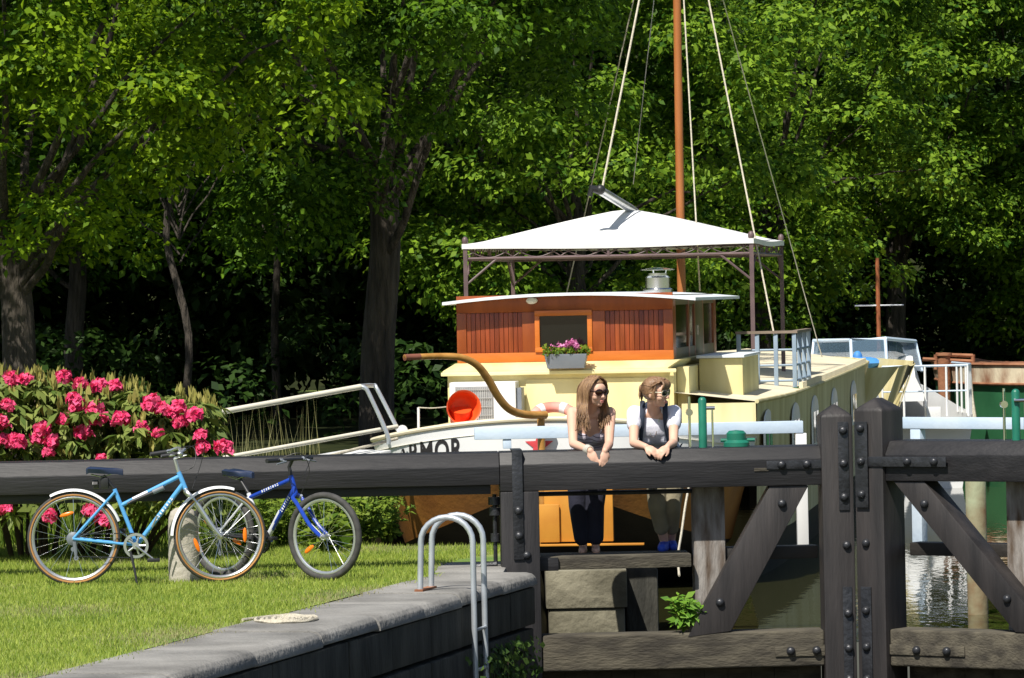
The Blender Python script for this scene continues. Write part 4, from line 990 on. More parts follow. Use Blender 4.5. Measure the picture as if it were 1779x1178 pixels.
def tree(name, label, base, trunk_h, r, cc, cr3, nclump, per, size, mat, seed, lean=(0, 0), group='canal side trees', rclump=(.6, 1.25), inner=.55, top_cut=8.5):
    nclump = int(nclump*.5); per = int(per*.95)
    rng = np.random.default_rng(seed); e = thing(name, label, 'tree', base, group); base = Vector(base)
    tb = MB(); topv = base+Vector((lean[0], lean[1], trunk_h))
    pts = [base+Vector((0, 0, -.1)), base+Vector((lean[0]*.1, 0, .25)), base.lerp(topv, .4)+Vector((rng.normal()*.06, 0, 0)), base.lerp(topv, .75)+Vector((rng.normal()*.06, 0, 0)), topv]
    tb.tube(smooth_path(pts, 4), [r*1.5, r*1.3, r*1.15, r*1.05, r]+[r*(1-.25*i/12) for i in range(12)], 14)
    clumps = []; cc = np.array(cc); cr3 = np.array(cr3)
    for i in range(nclump):
        d = unit(rng.normal(size=(1, 3)))[0]; q = rng.uniform(inner, 1)**.6
        p = cc+d*cr3*q
        if p[2] > top_cut: p[2] = rng.uniform(top_cut-2, top_cut+2.5)
        clumps.append((p, rng.uniform(*rclump)))
    for c, rr_ in clumps[::max(1, nclump//13)]:
        s = topv.lerp(base, rng.uniform(0, .35)); mid = s.lerp(Vector(c), .5)+Vector((0, 0, .3)); limb(tb, s, mid, r*.26, r*.13, rng); limb(tb, mid, c, r*.13, .010, rng)
    tb.build('trunk', m_bark, e, ang=80)
    link('crown', crown_mesh(clumps, per, size, rng), mat, e); return e

def gpt(px, D): p = at(px, 600, D); return (p.x, D, 0)
# big trees on the left bank
tree('oak_tree', 'leafy oak with a stout leaning trunk at the far left behind the pink shrub', gpt(55, 51), 3.0, .21, (-5.6, 50.4, 5.9), (4.0, 2.8, 3.6), 165, 80, 0.088, m_leafL, 11, lean=(-.35, .2))
tree('oak_tree', 'tall dark oak with a thick straight trunk left of the wheelhouse', gpt(648, 56), 3.6, .22, (-2.2, 55.2, 6.3), (3.8, 2.9, 3.6), 165, 76, 0.088, m_leafM, 12, lean=(.15, 0))
tree('slender_tree', 'slender pale trunk tree in the shade between the two oaks', gpt(315, 66), 4, .06, (-5, 66.5, 6.5), (3, 2.5, 4), 77, 39, 0.120, m_leafM, 13)
tree('broadleaf_tree', 'broadleaf tree rising behind the gazebo and the mast', gpt(1010, 67), 3, .16, (1.2, 66.5, 4.9), (3.2, 2.2, 4.3), 149, 53, 0.102, m_leafR, 14)
tree('broadleaf_tree', 'broadleaf tree with bright low boughs right of the gazebo', gpt(1330, 76), 3.5, .18, (4.2, 75, 5.6), (3.0, 2.2, 4.6), 138, 53, 0.109, m_leafR, 15)
tree('broadleaf_tree', 'spreading tree with bare inner branches above the motor cruiser', gpt(1560, 86), 3.5, .2, (7.0, 85, 7.2), (3.4, 2.4, 4.8), 149, 53, 0.116, m_leafR, 16, inner=.6)
tree('broadleaf_tree', 'pale leafy tree at the right edge above the green barge', gpt(1790, 88), 3.2, .2, (10.0, 86.5, 6.0), (2.8, 2.2, 5.2), 126, 53, 0.116, m_leafR, 17)
tree('broadleaf_tree', 'dark tree filling the gap between the tall oak and the mast', gpt(850, 74), 3.4, .18, (-.3, 74, 6.5), (3.6, 2.4, 4.2), 121, 39, 0.128, m_leafM, 18)
tree('slender_tree', 'thin trunk tree deep in the wood left of the tall oak', gpt(480, 76), 4, .07, (-3.9, 77, 6.6), (3.6, 2.4, 4.2), 99, 36, 0.135, m_leafM, 19)
tree('broadleaf_tree', 'shaded tree behind the far left oak', gpt(130, 70), 3.4, .16, (-7.6, 70, 6.2), (3.8, 2.4, 4.2), 110, 36, 0.135, m_leafM, 20)
# woodland mass behind and the undergrowth in front of it: countless leaves
rng = np.random.default_rng(5); cl = []
for i in range(300):                                        # unseen leaf roof added to shade the left bank wood
    x = rng.uniform(-16, .5); D = rng.uniform(61, 90); cl.append(((x, D, rng.uniform(8.0, 13)), rng.uniform(1.2, 2.0)))
for i in range(620):
    x = rng.uniform(-22, 30); D = rng.uniform(90, 102) if x > 1 else rng.uniform(82, 100); cl.append(((x, D, abs(rng.normal(0, 1))*3.0+rng.uniform(0, 8)), rng.uniform(1.0, 1.8)))
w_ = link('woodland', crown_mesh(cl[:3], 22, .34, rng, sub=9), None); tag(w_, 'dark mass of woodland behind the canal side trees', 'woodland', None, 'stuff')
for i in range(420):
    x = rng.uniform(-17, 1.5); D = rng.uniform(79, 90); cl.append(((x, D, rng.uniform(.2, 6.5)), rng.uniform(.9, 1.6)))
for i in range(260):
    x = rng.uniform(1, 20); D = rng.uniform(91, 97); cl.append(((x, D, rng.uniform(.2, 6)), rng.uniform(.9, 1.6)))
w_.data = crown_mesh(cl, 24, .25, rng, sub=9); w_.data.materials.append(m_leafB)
cl = []
for i in range(70):
    x = rng.uniform(-13, -.5); D = rng.uniform(62, 82); cl.append(((x, D, rng.uniform(.1, 1.6)), rng.uniform(.4, .9)))
for i in range(110):
    x = rng.uniform(1.5, 16); D = rng.uniform(86, 94); cl.append(((x, D, rng.uniform(.0, 2.2)), rng.uniform(.5, 1.0)))
u_ = link('undergrowth', crown_mesh(cl, 14, .13, rng, sub=8), m_leafB); tag(u_, 'shaded leafy undergrowth below the trees', 'undergrowth', None, 'stuff')  # dark leaf colour stands in for the shade under the trees

# rhododendron
rng = np.random.default_rng(21)
rh = thing('rhododendron_bush', 'rhododendron bush with pink flower heads behind the balance beam', 'shrub', at(170, 935, 37.8))
def rh_top(x): return 1.50-.11*max(0, x+4.3)**1.45-.03*max(0, -4.6-x)
tips = []
mb = MB()
for i in range(1250):
    x = rng.uniform(-5.6, -2.42); y = rng.uniform(36.4, 38.6); zt = rh_top(x)-.35*((y-37.4)/1.2)**2
    if zt < .25: continue
    z = zt*rng.uniform(.12, 1.0)**.55 if rng.random() < .75 else zt
    if rng.random() < .5: y = 36.4+rng.uniform(0, .5)+.55*(z/1.5)**2
    tips.append((x, y, z))
tips = np.array(tips)
for i in range(40):
    q = tips[rng.integers(len(tips))]; s = Vector((q[0]*.6-3.9*.4, 37.6, 0)); limb(mb, s, q, .022, .006, rng, 4)
mb.build('stems', m_twig, rh)
out = []
for q in tips:
    n = 12; a = rng.uniform(0, 6.28, n); dirs = np.stack([np.cos(a), np.sin(a), rng.uniform(-.7, .1, n)], 1)
    Nn = np.stack([np.cos(a)*.55, np.sin(a)*.55, np.ones(n)*.8], 1)+rng.normal(size=(n, 3))*.3
    out.append(leaves_arr(np.repeat(q[None], n, 0)+dirs*.02, Nn, .115, .42, rng, along=dirs))
link('foliage', fast_mesh('foliage', *join_arr(out)), m_rhod, rh)
out = []
for q in tips[rng.random(len(tips)) < .4]:
    n = 7; a = rng.uniform(0, 6.28, n); dirs = np.stack([np.cos(a)*.28, np.sin(a)*.28, np.ones(n)], 1); Nn = np.stack([np.cos(a), np.sin(a), np.zeros(n)], 1)
    out.append(leaves_arr(np.repeat(q[None], n, 0)+[0, 0, .015]+rng.normal(size=(n, 3))*.01, Nn, .085, .3, rng, along=dirs))
link('new_shoots', fast_mesh('new_shoots', *join_arr(out)), m_shoot, rh)
heads = []
for k in range(3):
    n = 150; d = unit(rng.normal(size=(n, 3))); d[:, 2] = np.abs(d[:, 2])*.9-.12; P = d*.062
    heads.append(fast_mesh('flower_head', *leaves_arr(P*.75, d+rng.normal(size=(n, 3))*.35, .042, .95, rng))); heads[-1].materials.append(m_pinkf)
FL = [(45, 660), (110, 655), (140, 668), (172, 670), (200, 672), (12, 705), (128, 695), (165, 712), (130, 708), (172, 728), (163, 715), (110, 730), (75, 745), (62, 762), (20, 770), (5, 765), (30, 768), (90, 768), (145, 752), (258, 705), (280, 712), (300, 718), (310, 708), (312, 735), (338, 722), (350, 755), (352, 778), (388, 778), (178, 800), (210, 730), (0, 735), (85, 785), (-20, 690), (-30, 740), (245, 745), (275, 755),
      (8, 885), (85, 895), (160, 890), (178, 905), (265, 700), (20, 660)]
for i, (px, py) in enumerate(FL):
    D = 36.55 if py > 690 else 37.0
    if py > 860: D = 36.3
    p = at(px, py, D); o = place('flower_head', heads[i % 3], None, rh, p, (random.uniform(-.4, .2), random.uniform(-.4, .4), random.uniform(0, 6))); o.matrix_parent_inverse = wmat(rh).inverted(); s = random.uniform(.8, 1.15); o.scale = (s, s, s)
# weeds along the bank foot and tall grass
rng = np.random.default_rng(33)
def herb(px, D, h, n, label, spread=.16, mat=m_weed, size=.075, name='leafy_weed', grp='weeds on the bank'):
    p = at(px, 900, D); base = Vector((p.x, D, 0)); e = thing(name, label, 'plant', base, grp); mb = MB(); out = []
    for k in range(n):
        a = rng.uniform(0, 6.28); tipv = base+Vector((math.cos(a)*spread*rng.uniform(.3, 1), math.sin(a)*spread*rng.uniform(.3, 1), h*rng.uniform(.55, 1)))
        mid = base.lerp(tipv, .5)+Vector((0, 0, h*.1)); b0 = base+Vector((math.cos(a)*.04, math.sin(a)*.04, 0)); mb.tube([b0, mid, tipv], [.006, .004, .002], 5)
        for j in range(9):
            q = np.array(mid.lerp(tipv, j/8) if j > 3 else b0.lerp(mid, .3+j*.2)); m_ = 3; aa = rng.uniform(0, 6.28, m_); dd = np.stack([np.cos(aa), np.sin(aa), rng.uniform(-.2, .4, m_)], 1)
            out.append(leaves_arr(np.repeat(q[None], m_, 0), np.array([[0, -.3, 1.]]*m_)+rng.normal(size=(m_, 3))*.35, size*(1-.04*j), .5, rng, along=dd))
    mb.build('stems', m_weed, e); link('foliage', fast_mesh('foliage', *join_arr(out)), mat, e); return e
wl = ['low leafy weed behind the dark blue bicycle, nearest its saddle', 'leafy weed showing through the dark blue bicycle frame', 'yellow green weed under the beam behind the dark blue front wheel', 'dense weed right of the dark blue front wheel',
      'weed clump against the barge stern below the beam', 'leafy weed between the front wheel and the barge stern', 'small weed below the balance beam near the stone post', 'weed under the balance beam left of the saddle']
for (px, D, h, n), lb_ in zip(((440, 38.0, .50, 16), (490, 38.3, .48, 16), (545, 38.1, .5, 18), (600, 38.4, .5, 18), (672, 38.9, .42, 16), (640, 38.7, .45, 18), (390, 38.4, .42, 12), (520, 39.2, .55, 16)), wl):
    herb(px, D, h, n, lb_, .26)
herb(575, 37.3, .34, 6, 'broad leaved plant seen through the spokes of the dark blue front wheel', .18, m_weed, .15)
pl = at(1187, 1092, 34.95)
fe = thing('gate_plant', 'bright green leafy plant rooted on the bottom rail of the gate', 'plant', (pl.x, pl.y, -.525)); out = []; mb = MB()
for k in range(9):
    a = rng.uniform(-.7, .9); b0 = Vector((pl.x+.0, pl.y, -.525)); tv = b0+Vector((math.sin(a)*.16, rng.uniform(-.09, .05), .10+.22*math.cos(a)*rng.uniform(.5, 1))); mb.tube([b0, b0.lerp(tv, .5), tv], [.006, .005, .003], 5)
    for j in range(7):
        q = np.array(b0.lerp(tv, .35+j*.1)); aa = rng.uniform(0, 6.28, 3); dd = np.stack([np.cos(aa), np.sin(aa)*.6, rng.uniform(-.3, .3, 3)], 1)
        out.append(leaves_arr(np.repeat(q[None], 3, 0), np.array([[0, -.6, .8]]*3)+rng.normal(size=(3, 3))*.3, .075, .45, rng, along=dd))
mb.build('stems', m_weed, fe); link('foliage', fast_mesh('foliage', *join_arr(out)), leaf_mat('fresh_fern', (.08, .2, .02), (.2, .36, .04), .3), fe)
# ivy-like growth on the wall below the gate corner
iv = thing('wall_creeper', 'dark creeper and small weeds growing on the wall below the gate corner', 'plant', wall(1.0, .03, -1.2)); P = []
for i in range(900):
    k = rng.normal(.75, .45); P.append(wall(min(k, 1.6), rng.uniform(.0, .12), -.45-abs(rng.normal(0, .45))))
P = np.array(P); link('foliage', fast_mesh('foliage', *leaves_arr(P, np.tile(np.array(WN)[None], (len(P), 1))+rng.normal(size=P.shape)*.5+[0, -.2, .4], .05, .7, rng)), leaf_mat('creeper_leaf', (.02, .05, .01), (.09, .15, .03), .2), iv)
mb = MB()
for i in range(14): q = P[i*40]; limb(mb, wall(.9, .03, -1.8), q, .008, .004, rng, 4)
mb.build('stems', m_twig, iv)

# lawn: short blades where the photograph shows it
def blades(n, xy, h, w, mat, name, label, lean=.35):
    a = rng.uniform(0, 6.28, n); hh = h*rng.uniform(.5, 1.3, n); P = np.column_stack([xy, np.zeros(n)])
    sd = np.column_stack([np.cos(a), np.sin(a), np.zeros(n)])*w; tip = P+np.column_stack([rng.normal(size=n)*lean*hh, rng.normal(size=n)*lean*hh, hh])
    V = np.stack([P-sd, P+sd, tip], 1).reshape(-1, 3); o = link(name, fast_mesh(name, V, np.arange(3*n).reshape(-1, 3), 3), mat); tag(o, label, 'grass', None, 'stuff'); return o
xy = []
while len(xy) < 90000:
    D = rng.uniform(24, 40, 60000); Xp = rng.uniform(-5.4, .2, 60000); pxs = CX+F*Xp/D
    edge = -.32-.236*(32.27-D)-CW/.9733+rng.normal(size=60000)*.07
    edge = np.where(D > 34.1, np.interp(D, [34.1, 35, 36, 37.2, 37.9, 38.1, 39.2, 40], [-.62, -.6, -.45, .05, -.2, -1.0, -1.8, -1.8]), edge)
    ok = (Xp < edge) & (pxs > -60); xy += list(zip(Xp[ok], D[ok]))
xy = np.array(xy[:90000]); 
ed_ = -.32-.236*(32.27-xy[:, 1])-CW/.9733-xy[:, 0]
dry = (1.6*np.exp(-np.maximum(ed_, 0)/.22)+np.sin(xy[:, 0]*2.3+xy[:, 1]*1.1)+np.sin(xy[:, 0]*.9-xy[:, 1]*2.1)+rng.normal(size=len(xy))*.8) > 1.5
blades((~dry).sum(), xy[~dry], .034, .0035, m_grassb, 'lawn_grass', 'short mown green grass on the lock side lawn')
blades(dry.sum(), xy[dry], .024, .003, m_straw, 'dry_grass', 'patches of dry straw coloured grass in the lawn')
n = 300; D = rng.uniform(40.5, 47, n); Xp = rng.uniform(-4.2, -1.9, n); blades(n, np.column_stack([Xp, D]), .95, .006, m_straw, 'tall_grass', 'tall seeding grass on the bank behind the balance beam', .12)
n = 9000; D = rng.uniform(38.6, 46, n); Xp = rng.uniform(-6, -1.8, n); blades(n, np.column_stack([Xp, D]), .38, .007, m_weed, 'bank_grass', 'rough green grass along the bank foot behind the bicycles', .25)

# ================================================================== PEOPLE
def blob(mb, name, voxel, it=6, lam=.5):
    me = mb.mesh(name, smooth=False); o = bpy.data.objects.new('tmp', me); COL.objects.link(o)
    r = o.modifiers.new('r', 'REMESH'); r.mode = 'VOXEL'; r.voxel_size = voxel
    s = o.modifiers.new('s', 'SMOOTH'); s.factor = lam; s.iterations = it
    dg = bpy.context.evaluated_depsgraph_get(); out = bpy.data.meshes.new_from_object(o.evaluated_get(dg)); bpy.data.objects.remove(o); bpy.data.meshes.remove(me)
    out.shade_smooth(); return out
def chain(mb, pts, rad, n=12):
    pts = [Vector(p) for p in pts]
    for i in range(len(pts)-1):
        if (pts[i+1]-pts[i]).length > 1e-5: mb.tube([pts[i], pts[i+1]], [rad[i], rad[i+1]], n)
    for p, r in zip(pts, rad): mb.ell(p, (r, 0, 0), (0, r, 0), (0, 0, r), 10, 8)
def hand(mb, w, d, nrm, side, curl, sc=.92):
    """wrist w, direction d, palm normal nrm (curl side), side: +1/-1 where the thumb leaves"""
    d = d.normalized(); nrm = (nrm-d*nrm.dot(d)).normalized(); s = d.cross(nrm)*side
    mb.ell(w+d*.048*sc, s*.040*sc, d*.052*sc, nrm*.017*sc, 12, 8)
    for k, (off, L_) in enumerate(((.030, .068), (.010, .078), (-.010, .072), (-.029, .056))):
        p = w+d*.078*sc+s*off*sc; pts = [w+d*.05*sc+s*off*.8*sc, p]; dd = d+s*off*1.2; c = 0
        for j, f in enumerate((.42, .33, .27)):
            c += curl[k][j]; v = (dd*math.cos(c)+nrm*math.sin(c)).normalized(); pts.append(pts[-1]+v*(L_*f*sc))
        chain(mb, pts, [.0095*sc, .0092*sc, .0086*sc, .0078*sc, .0066*sc], 8)
    b = w+d*.022*sc+s*.026*sc
    chain(mb, [b, b+(d*.7+s*.55+nrm*.25)*.036*sc, b+(d*.7+s*.55+nrm*.25)*.036*sc+(d+s*.1+nrm*.3)*.034*sc], [.013*sc, .0105*sc, .0075*sc], 8)
def head_into(mb, c, f, r, u):
    V = lambda a, b_, h: c+r*a+f*b_+u*h
    E = lambda p, a, b_, h, n=14: mb.ell(p, r*a, f*b_, u*h, n, 10)
    E(V(0, -.012, .022), .073, .092, .088); E(V(0, .03, -.035), .056, .056, .072); E(V(0, .062, -.088), .024, .02, .018)
    E(V(0, .06, .03), .055, .035, .045)
    for s in (-1, 1): E(V(s*.034, .058, -.03), .028, .028, .028); E(V(s*.073, -.005, -.012), .009, .018, .028); E(V(s*.03, .078, .018), .022, .014, .010); E(V(s*.012, .100, -.030), .009, .01, .008, 8)
    chain(mb, [V(0, .088, .012), V(0, .101, -.012), V(0, .110, -.028)], [.008, .009, .0105], 8)
    E(V(0, .086, -.058), .022, .012, .007); E(V(0, .085, -.069), .019, .012, .008)
def person(label, S):
    e = thing('person', label, 'person', S['base'], 'people leaning on the gate'); mb = MB()
    hc, f, u = S['head']; f = f.normalized(); u = (u-f*u.dot(f)).normalized(); r = f.cross(u)
    head_into(mb, hc, f, r, u)
    nb, pel, ch = S['neck'], S['pelvis'], S['chest']
    chain(mb, [hc-u*.06-f*.02, nb], [.048, .052])
    sl, sr_ = S['shL'], S['shR']; across = (sr_-sl).normalized(); spine = (ch-pel).normalized(); front = across.cross(spine) * -1
    if front.y > 0: front = -front
    mb.ell(ch, across*.145, front*.095, spine*.15, 16, 12); mb.ell(pel.lerp(ch, .48), across*.115, front*.08, spine*.15, 16, 12); mb.ell(pel, across*.155, front*.105, spine*.11, 16, 12)
    chain(mb, [nb.lerp(ch, .2), sl], [.055, .046]); chain(mb, [nb.lerp(ch, .2), sr_], [.055, .046])
    for s in (-1, 1): mb.ell(ch+across*(.062*s)+front*.062-spine*.015, across*.058, front*.052, spine*.056, 12, 10)
    for a in ('L', 'R'):
        sh, el, wr = S['sh'+a], S['el'+a], S['wr'+a]
        chain(mb, [sh, sh.lerp(el, .4), el, el.lerp(wr, .3), wr], [.046, .041, .034, .034, .024])
        hd = S['hand'+a]; hand(mb, wr, *hd)
        hip, kn, an, to = S['hip'+a], S['kn'+a], S['an'+a], S['toe'+a]
        chain(mb, [hip, kn, kn.lerp(an, .3), an], [.082, .052, .052, .034]); chain(mb, [an-Vector((0, 0, .035)), (an-Vector((0, 0, .04))).lerp(to, .6), to], [.034, .032, .024])
    b = link('body', blob(mb, 'body', .0062, 5), m_skin, e)
    S.update(e=e, r=r, f=f, u=u, across=across, spine=spine, front=front, body=b); return e
def sunglasses(S, lens, frame):
    c, f, r, u, e = S['head'][0], S['f'], S['r'], S['u'], S['e']; mb = MB()
    for s in (-1, 1): mb.ell(c+r*(.035*s)+f*(.094)+u*.008, (r*.031+f*(-.008*s)), f*.006, u*.023, 14, 8)
    o = mb.build('sunglasses', lens, e); mb = MB()
    mb.tube([c+r*-.012+f*.105+u*.016, c+f*.108+u*.018, c+r*.012+f*.105+u*.016], .003, 6)
    for s in (-1, 1): mb.tube([c+r*(.066*s)+f*.085+u*.015, c+r*(.078*s)+f*.04+u*.014, c+r*(.078*s)-f*.01+u*.008], .0042, 6)
    for s in (-1, 1): mb.tube([c+r*(.035*s+.032*math.cos(a*.5236))+f*(.097-.008*s*math.cos(a*.5236))+u*(.008+.024*math.sin(a*.5236)) for a in range(12)], .0026, 5, closed=True)
    mb.build('frame', frame, o)
    mb = MB(); mb.ell(c+f*.0935-u*.058, r*.021, f*.008, u*.0055, 12, 6); mb.ell(c+f*.0925-u*.068, r*.018, f*.008, u*.006, 12, 6); mb.build('lips', m_lip, S['body'])

DX = 35.0
# --- woman in the striped top
fA = Vector((.62, -.78, -.10)); SA = dict(base=at(1026, 960, 35.6), head=(at(1033, 681, 35.22), fA, Vector((.06, -.12, 1))), neck=at(1027, 712, 35.33), chest=at(1026, 747, 35.42), pelvis=at(1021, 798, 35.57),
    shL=at(994, 717, 35.35), shR=at(1060, 717, 35.33), elL=at(996, 771, 35.10), elR=at(1058, 772, 35.12), wrL=at(1026, 783, 34.88), wrR=at(1051, 783, 34.87),
    hipL=at(1003, 806, 35.58), hipR=at(1039, 806, 35.56), knL=at(1003, 880, 35.52), knR=at(1035, 880, 35.5), anL=at(1013, 948, 35.58), anR=at(1035, 947, 35.55), toeL=at(1011, 958, 35.42), toeR=at(1036, 958, 35.39))
cA = [(.25, .35, .3), (.3, .35, .3), (.35, .35, .3), (.4, .4, .3)]
SA['handL'] = (Vector((.35, -.22, -.95)), Vector((.25, 1, -.1)), -1, [(.1, .25, .2)]*4); SA['handR'] = (Vector((-.10, -.20, -1)), Vector((-.35, 1, 0)), 1, [(.12, .25, .25)]*4)
person('woman with long brown hair and grey striped tank top leaning on the beam', SA)
sunglasses(SA, glass_mat('brown_lens', (.03, .008, .006), .06, 1), M('dark_frame', (.03, .012, .01), .3))
# clothes
mb = MB(); a, sp, fr = SA['across'], SA['spine'], SA['front']; ch, pel = SA['chest'], SA['pelvis']
mb.ell(ch-sp*.045, a*.152, fr*.105, sp*.105, 18, 12); mb.ell(pel.lerp(ch, .45), a*.128, fr*.094, sp*.17, 18, 12); mb.ell(pel+sp*.05, a*.155, fr*.11, sp*.10, 18, 12)
for s in (-1, 1): mb.ell(ch+a*(.062*s)+fr*.066-sp*.02, a*.062, fr*.056, sp*.058, 12, 10)
tk = link('tank_top', blob(mb, 'tank_top', .008, 6), m_tank, SA['e'])
def stripes(tk):
    m = M('striped_tank', (.55, .50, .58), .85, .1, 6, None, .3, 25); n = m.node_tree; L = n.links; b = n.nodes['Principled BSDF']
    g_ = n.nodes.new('ShaderNodeNewGeometry'); sx = n.nodes.new('ShaderNodeVectorMath'); sx.operation = 'DOT_PRODUCT'; sx.inputs[1].default_value = tuple(sp); L.new(g_.outputs['Position'], sx.inputs[0])
    ml = n.nodes.new('ShaderNodeMath'); ml.operation = 'MULTIPLY'; ml.inputs[1].default_value = 34; L.new(sx.outputs['Value'], ml.inputs[0])
    fr_ = n.nodes.new('ShaderNodeMath'); fr_.operation = 'FRACT'; L.new(ml.outputs[0], fr_.inputs[0]); gt = n.nodes.new('ShaderNodeMath'); gt.operation = 'GREATER_THAN'; gt.inputs[1].default_value = .76; L.new(fr_.outputs[0], gt.inputs[0])
    src = b.inputs['Base Color'].links[0].from_socket; mx = n.nodes.new('ShaderNodeMix'); mx.data_type = 'RGBA'; L.new(gt.outputs[0], mx.inputs[0]); L.new(src, mx.inputs[6]); mx.inputs[7].default_value = (.16, .14, .18, 1); L.new(mx.outputs[2], b.inputs['Base Color'])
    tk.data.materials.clear(); tk.data.materials.append(m)
stripes(tk)
mb = MB()
for s in (-1, 1): mb.tube(smooth_path([ch+a*(.075*s)+fr*.09+sp*.03, ch+a*(.088*s)+fr*.075+sp*.10, (SA['shL'] if s < 0 else SA['shR']).lerp(SA['neck'], .35)+Vector((0, -.01, .05)), ch+a*(.08*s)-fr*.09+sp*.08], 4), .006, 6)
mb.build('shoulder_strap', m_tank, SA['e'])
def trousers(S, nm, mat, endf, r=(.115, .092, .082), slack=.0):
    mb = MB(); mb.ell(S['pelvis']-S['spine']*.03, S['across']*.170, S['front']*.122, S['spine']*.11, 16, 12)
    for q in 'LR':
        hip, kn, an = S['hip'+q], S['kn'+q], S['an'+q]; chain(mb, [hip, kn, kn.lerp(an, endf)], r)
    return link(nm, blob(mb, nm, .009, 5), mat, S['e'])
trousers(SA, 'trousers', m_navy, .80, (.094, .068, .064))
# long hair
def strands(name, mat, par, paths, r0):
    mb = MB()
    for pts, rr_ in paths:
        sp_ = smooth_path(pts, 4); n = len(sp_); mb.tube(sp_, [max(.0025, rr_*(.6+.6*math.sin(math.pi*min(.85, (i/(n-1))*.75+.15)))*(1 if i < n-2 else .5)) for i in range(n)], 7, flat=.55)
    return mb.build(name, mat, par, ang=80)
def cap(mb, S, kf, back=1.0, front_cut=.045):
    c, f, r, u = S['head'][0], S['f'], S['r'], S['u']; nu, nv = 28, 16; vs = []; 
    for j in range(nv+1):
        ph = math.pi/2*1.55*j/nv                       # from crown down
        for i in range(nu):
            th = 2*math.pi*i/nu; x = math.sin(ph)*math.cos(th); y = math.sin(ph)*math.sin(th); z = math.cos(ph)
            # hairline: pull up in front
            fy = max(0, y); lim = math.cos(ph)
            if y > .25 and z < .55: z2 = .55; k = math.sqrt(max(0, 1-z2*z2))/max(1e-6, math.sqrt(x*x+y*y)); x, y, z = x*k, y*k, z2
            vs.append(c+r*(.084*x)+f*(.104*y-.014)+u*(.100*z+.024))
    mb.add(vs, [(j*nu+i, j*nu+(i+1) % nu, (j+1)*nu+(i+1) % nu, (j+1)*nu+i) for j in range(nv) for i in range(nu)])
rng = np.random.default_rng(77)
c, f, r, u = SA['head'][0], SA['f'], SA['r'], SA['u']; mb = MB(); cap(mb, SA, 1); hair = mb.build('hair', m_hairA, SA['e'], ang=80); paths = []
dn = Vector((0, 0, -1))
for i in range(300):
    s = rng.choice([-1, 1]); w_ = rng.uniform(0, 1)            # w: 0 front edge .. 1 back of head
    p0 = c+r*(s*.008)+f*(.055-.10*w_)+u*(.122+.003*rng.normal())
    p1 = c+r*(s*(.058+.008*rng.random()))+f*(.062-.13*w_)+u*(.085)
    p2 = c+r*(s*(.086+.008*rng.random()))+f*(.042-.13*w_)+u*(.01)
    p3 = c+r*(s*(.088+.012*rng.random()))+f*(.030-.12*w_)+u*(-.07)
    L_ = rng.uniform(.10, .20); p4 = p3+dn*L_*.5+r*(s*.012)+Vector((0, -.02, 0))+f*.01; p5 = p4+dn*L_*.65+Vector((rng.normal()*.012, -.035+rng.normal()*.012, 0))
    paths.append(([p0, p1, p2, p3, p4, p5], rng.uniform(.0035, .0085)))
for i in range(60):                                           # back curtain
    x = rng.uniform(-1, 1); p0 = c+r*(.03*x)-f*.04+u*.118; p1 = c+r*(.075*x)-f*.105+u*.04; p2 = c+r*(.085*x)-f*.11-u*.06; p3 = p2+dn*.12-f*.005; paths.append(([p0, p1, p2, p3], rng.uniform(.008, .013)))
strands('hair_locks', m_hairA, hair, paths, .01)
mb = MB(); w_ = SA['wrL']; dd = (SA['wrL']-SA['elL']).normalized(); x_ = dd.orthogonal().normalized(); y_ = dd.cross(x_)
for k in range(4): q = w_-dd*(.012+.013*k); mb.tube([q+(x_*math.cos(a*.4488)+y_*math.sin(a*.4488))*(.030+.001*k) for a in range(14)], .0065, 6, closed=True)
mb.build('bracelets', M('pale_beads', (.45, .42, .36), .6, .3, 60, (.6, .57, .5)), SA['e'])

# --- woman in the white T-shirt
fB = Vector((.86, -.50, -.10)); SB = dict(base=at(1152, 960, 35.6), head=(at(1139, 682, 35.18), fB, Vector((.10, -.16, 1))), neck=at(1136, 715, 35.31), chest=at(1139, 748, 35.41), pelvis=at(1157, 796, 35.60),
    shL=at(1102, 718, 35.34), shR=at(1171, 717, 35.32), elL=at(1101, 770, 35.10), elR=at(1170, 769, 35.10), wrL=at(1122, 776, 34.90), wrR=at(1160, 776, 34.90),
    hipL=at(1140, 806, 35.62), hipR=at(1172, 806, 35.60), knL=at(1141, 880, 35.46), knR=at(1168, 882, 35.52), anL=at(1154, 940, 35.62), anR=at(1166, 938, 35.74), toeL=at(1150, 953, 35.45), toeR=at(1170, 951, 35.58))
SB['handL'] = (Vector((.75, -.45, -.42)), Vector((.35, .35, -.8)), -1, [(.35, .55, .45)]*4); SB['handR'] = (Vector((-.62, -.55, -.45)), Vector((-.35, .35, -.8)), 1, [(.4, .55, .45)]*4)
person('woman with tied up light brown hair, white T-shirt and backpack straps leaning on the beam', SB)
sunglasses(SB, glass_mat('black_lens', (.008, .008, .008), .05, 1), M('pale_frame', (.55, .5, .35), .3))
a, sp, fr = SB['across'], SB['spine'], SB['front']; ch, pel = SB['chest'], SB['pelvis']; mb = MB()
mb.ell(ch+sp*.012, a*.160, fr*.122, sp*.158, 18, 12); mb.ell(pel.lerp(ch, .45), a*.14, fr*.105, sp*.18, 18, 12); mb.ell(pel+sp*.05, a*.165, fr*.118, sp*.10, 18, 12)
for s in (-1, 1): mb.ell(ch+a*(.064*s)+fr*.070-sp*.02, a*.064, fr*.058, sp*.06, 12, 10)
for q in 'LR':
    sh, el = SB['sh'+q], SB['el'+q]; chain(mb, [SB['neck'].lerp(sh, .45)-sp*.012, sh, sh.lerp(el, .38)], [.05, .062, .058])
tee = link('t_shirt', blob(mb, 't_shirt', .008, 5), m_tee, SB['e'])
trousers(SB, 'trousers', m_khaki, .62, (.094, .068, .058))
mb = MB()
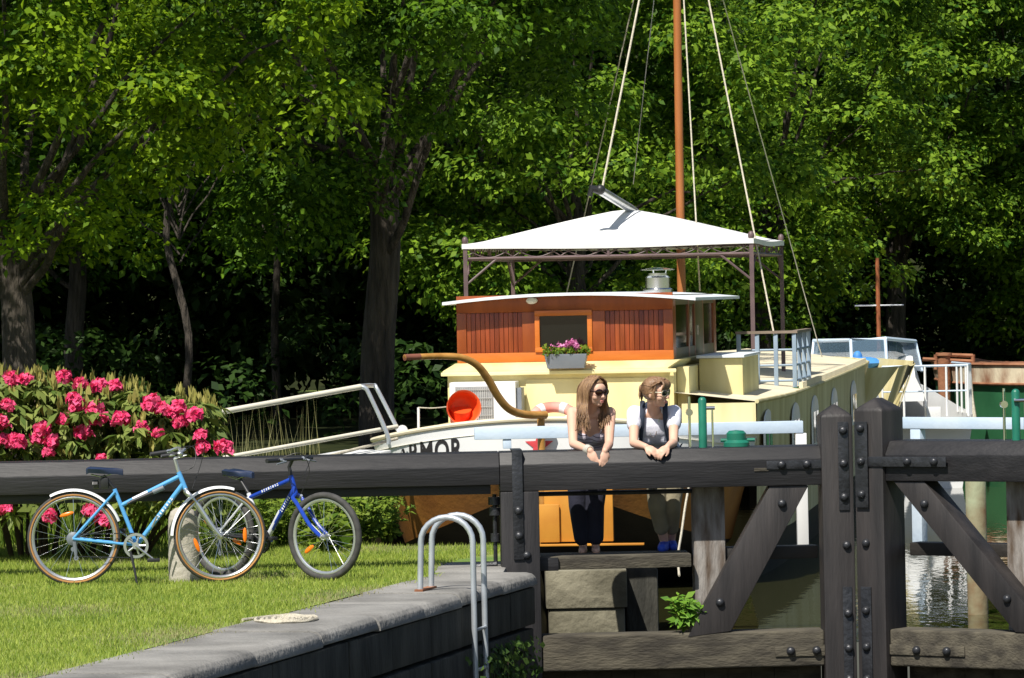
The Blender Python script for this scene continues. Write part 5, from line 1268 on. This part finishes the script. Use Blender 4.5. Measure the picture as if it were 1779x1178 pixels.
for s, sh in ((-1, SB['shL']), (1, SB['shR'])):
    k = sh.lerp(SB['neck'], .42); mb.tube(smooth_path([k-fr*.11+Vector((0, .03, -.02)), k+Vector((0, .0, .082)), k+fr*.105+Vector((0, 0, .035)), ch+a*(.108*s)+fr*.137+sp*.02, ch+a*(.150*s)+fr*.105-sp*.09, ch+a*(.162*s)-fr*.0-sp*.15], 5), [.019]*13+[.015]*6+[.010]*7, 8, flat=.4)
mb.build('backpack_strap', m_strap, SB['e'])
MB().ell(ch-fr*.17-sp*.02, a*.13, fr*.075, sp*.17, 14, 10).build('backpack', m_strap, SB['e'])
for q in 'LR':
    an, to = SB['an'+q], SB['toe'+q]; mb = MB(); chain(mb, [an-Vector((0, -.015, .040)), (an-Vector((0, 0, .042))).lerp(to, .6), to], [.046, .043, .034]); mb.ell(an-Vector((0, 0, .02)), (.042, 0, 0), (0, .05, 0), (0, 0, .03), 10, 8); link('shoe', blob(mb, 'shoe', .007, 4), m_shoe, SB['e'])
c, f, r, u = SB['head'][0], SB['f'], SB['r'], SB['u']; mb = MB(); cap(mb, SB, 1); hair = mb.build('hair', m_hairB, SB['e'], ang=80); paths = []
for i in range(260):                                          # swept back to the knot
    x = rng.uniform(-1, 1); w_ = rng.uniform(0, 1); p0 = c+r*(.07*x)+f*(.082-.02*abs(x)-.05*w_)+u*(.085+.03*(1-abs(x))); p1 = c+r*(.080*x)+f*(.01-.03*w_)+u*(.118-.05*abs(x)-.05*w_*abs(x)); p2 = c+r*(.055*x)-f*.085+u*(.075-.05*w_); p3 = c-f*.118+u*(.03+.01*rng.normal())
    paths.append(([p0, p1, p2, p3], rng.uniform(.0035, .0075)))
for i in range(34):                                           # fringe
    x = rng.uniform(-1, 1); p0 = c+r*(.03*x)+f*.055+u*.115; p1 = c+r*(.055*x)+f*.098+u*.078; p2 = c+r*(.068*x)+f*(.100-.02*abs(x))+u*(.034-.01*abs(x)); paths.append(([p0, p1, p2], rng.uniform(.006, .010)))
for i in range(26):                                           # loose tail behind
    p0 = c-f*.115+u*.035; p1 = c-f*(.122+.008*rng.random())+u*(.02+.02*rng.normal())+r*.02*rng.normal(); p2 = p1+dn*rng.uniform(.03, .07); paths.append(([p0, p1, p2], rng.uniform(.006, .010)))
for s in (-1, 1):
    for i in range(8): p0 = c+r*(s*.075)+f*.04+u*.06; p1 = c+r*(s*.086)+f*(.035-.01*i*.3)+u*0; p2 = p1-u*.05+f*.008*rng.normal(); paths.append(([p0, p1, p2], .006))
strands('hair_locks', m_hairB, hair, paths, .01)
p = SB['neck']; MB().tube(smooth_path([p+a*-.055+Vector((0, -.02, .01)), ch+fr*.118+a*-.02+sp*.07, ch+fr*.125+sp*.055, ch+fr*.118+a*.02+sp*.07, p+a*.055+Vector((0, -.02, .01))], 5), .0025, 5).build('necklace', m_chrome, SB['e'])
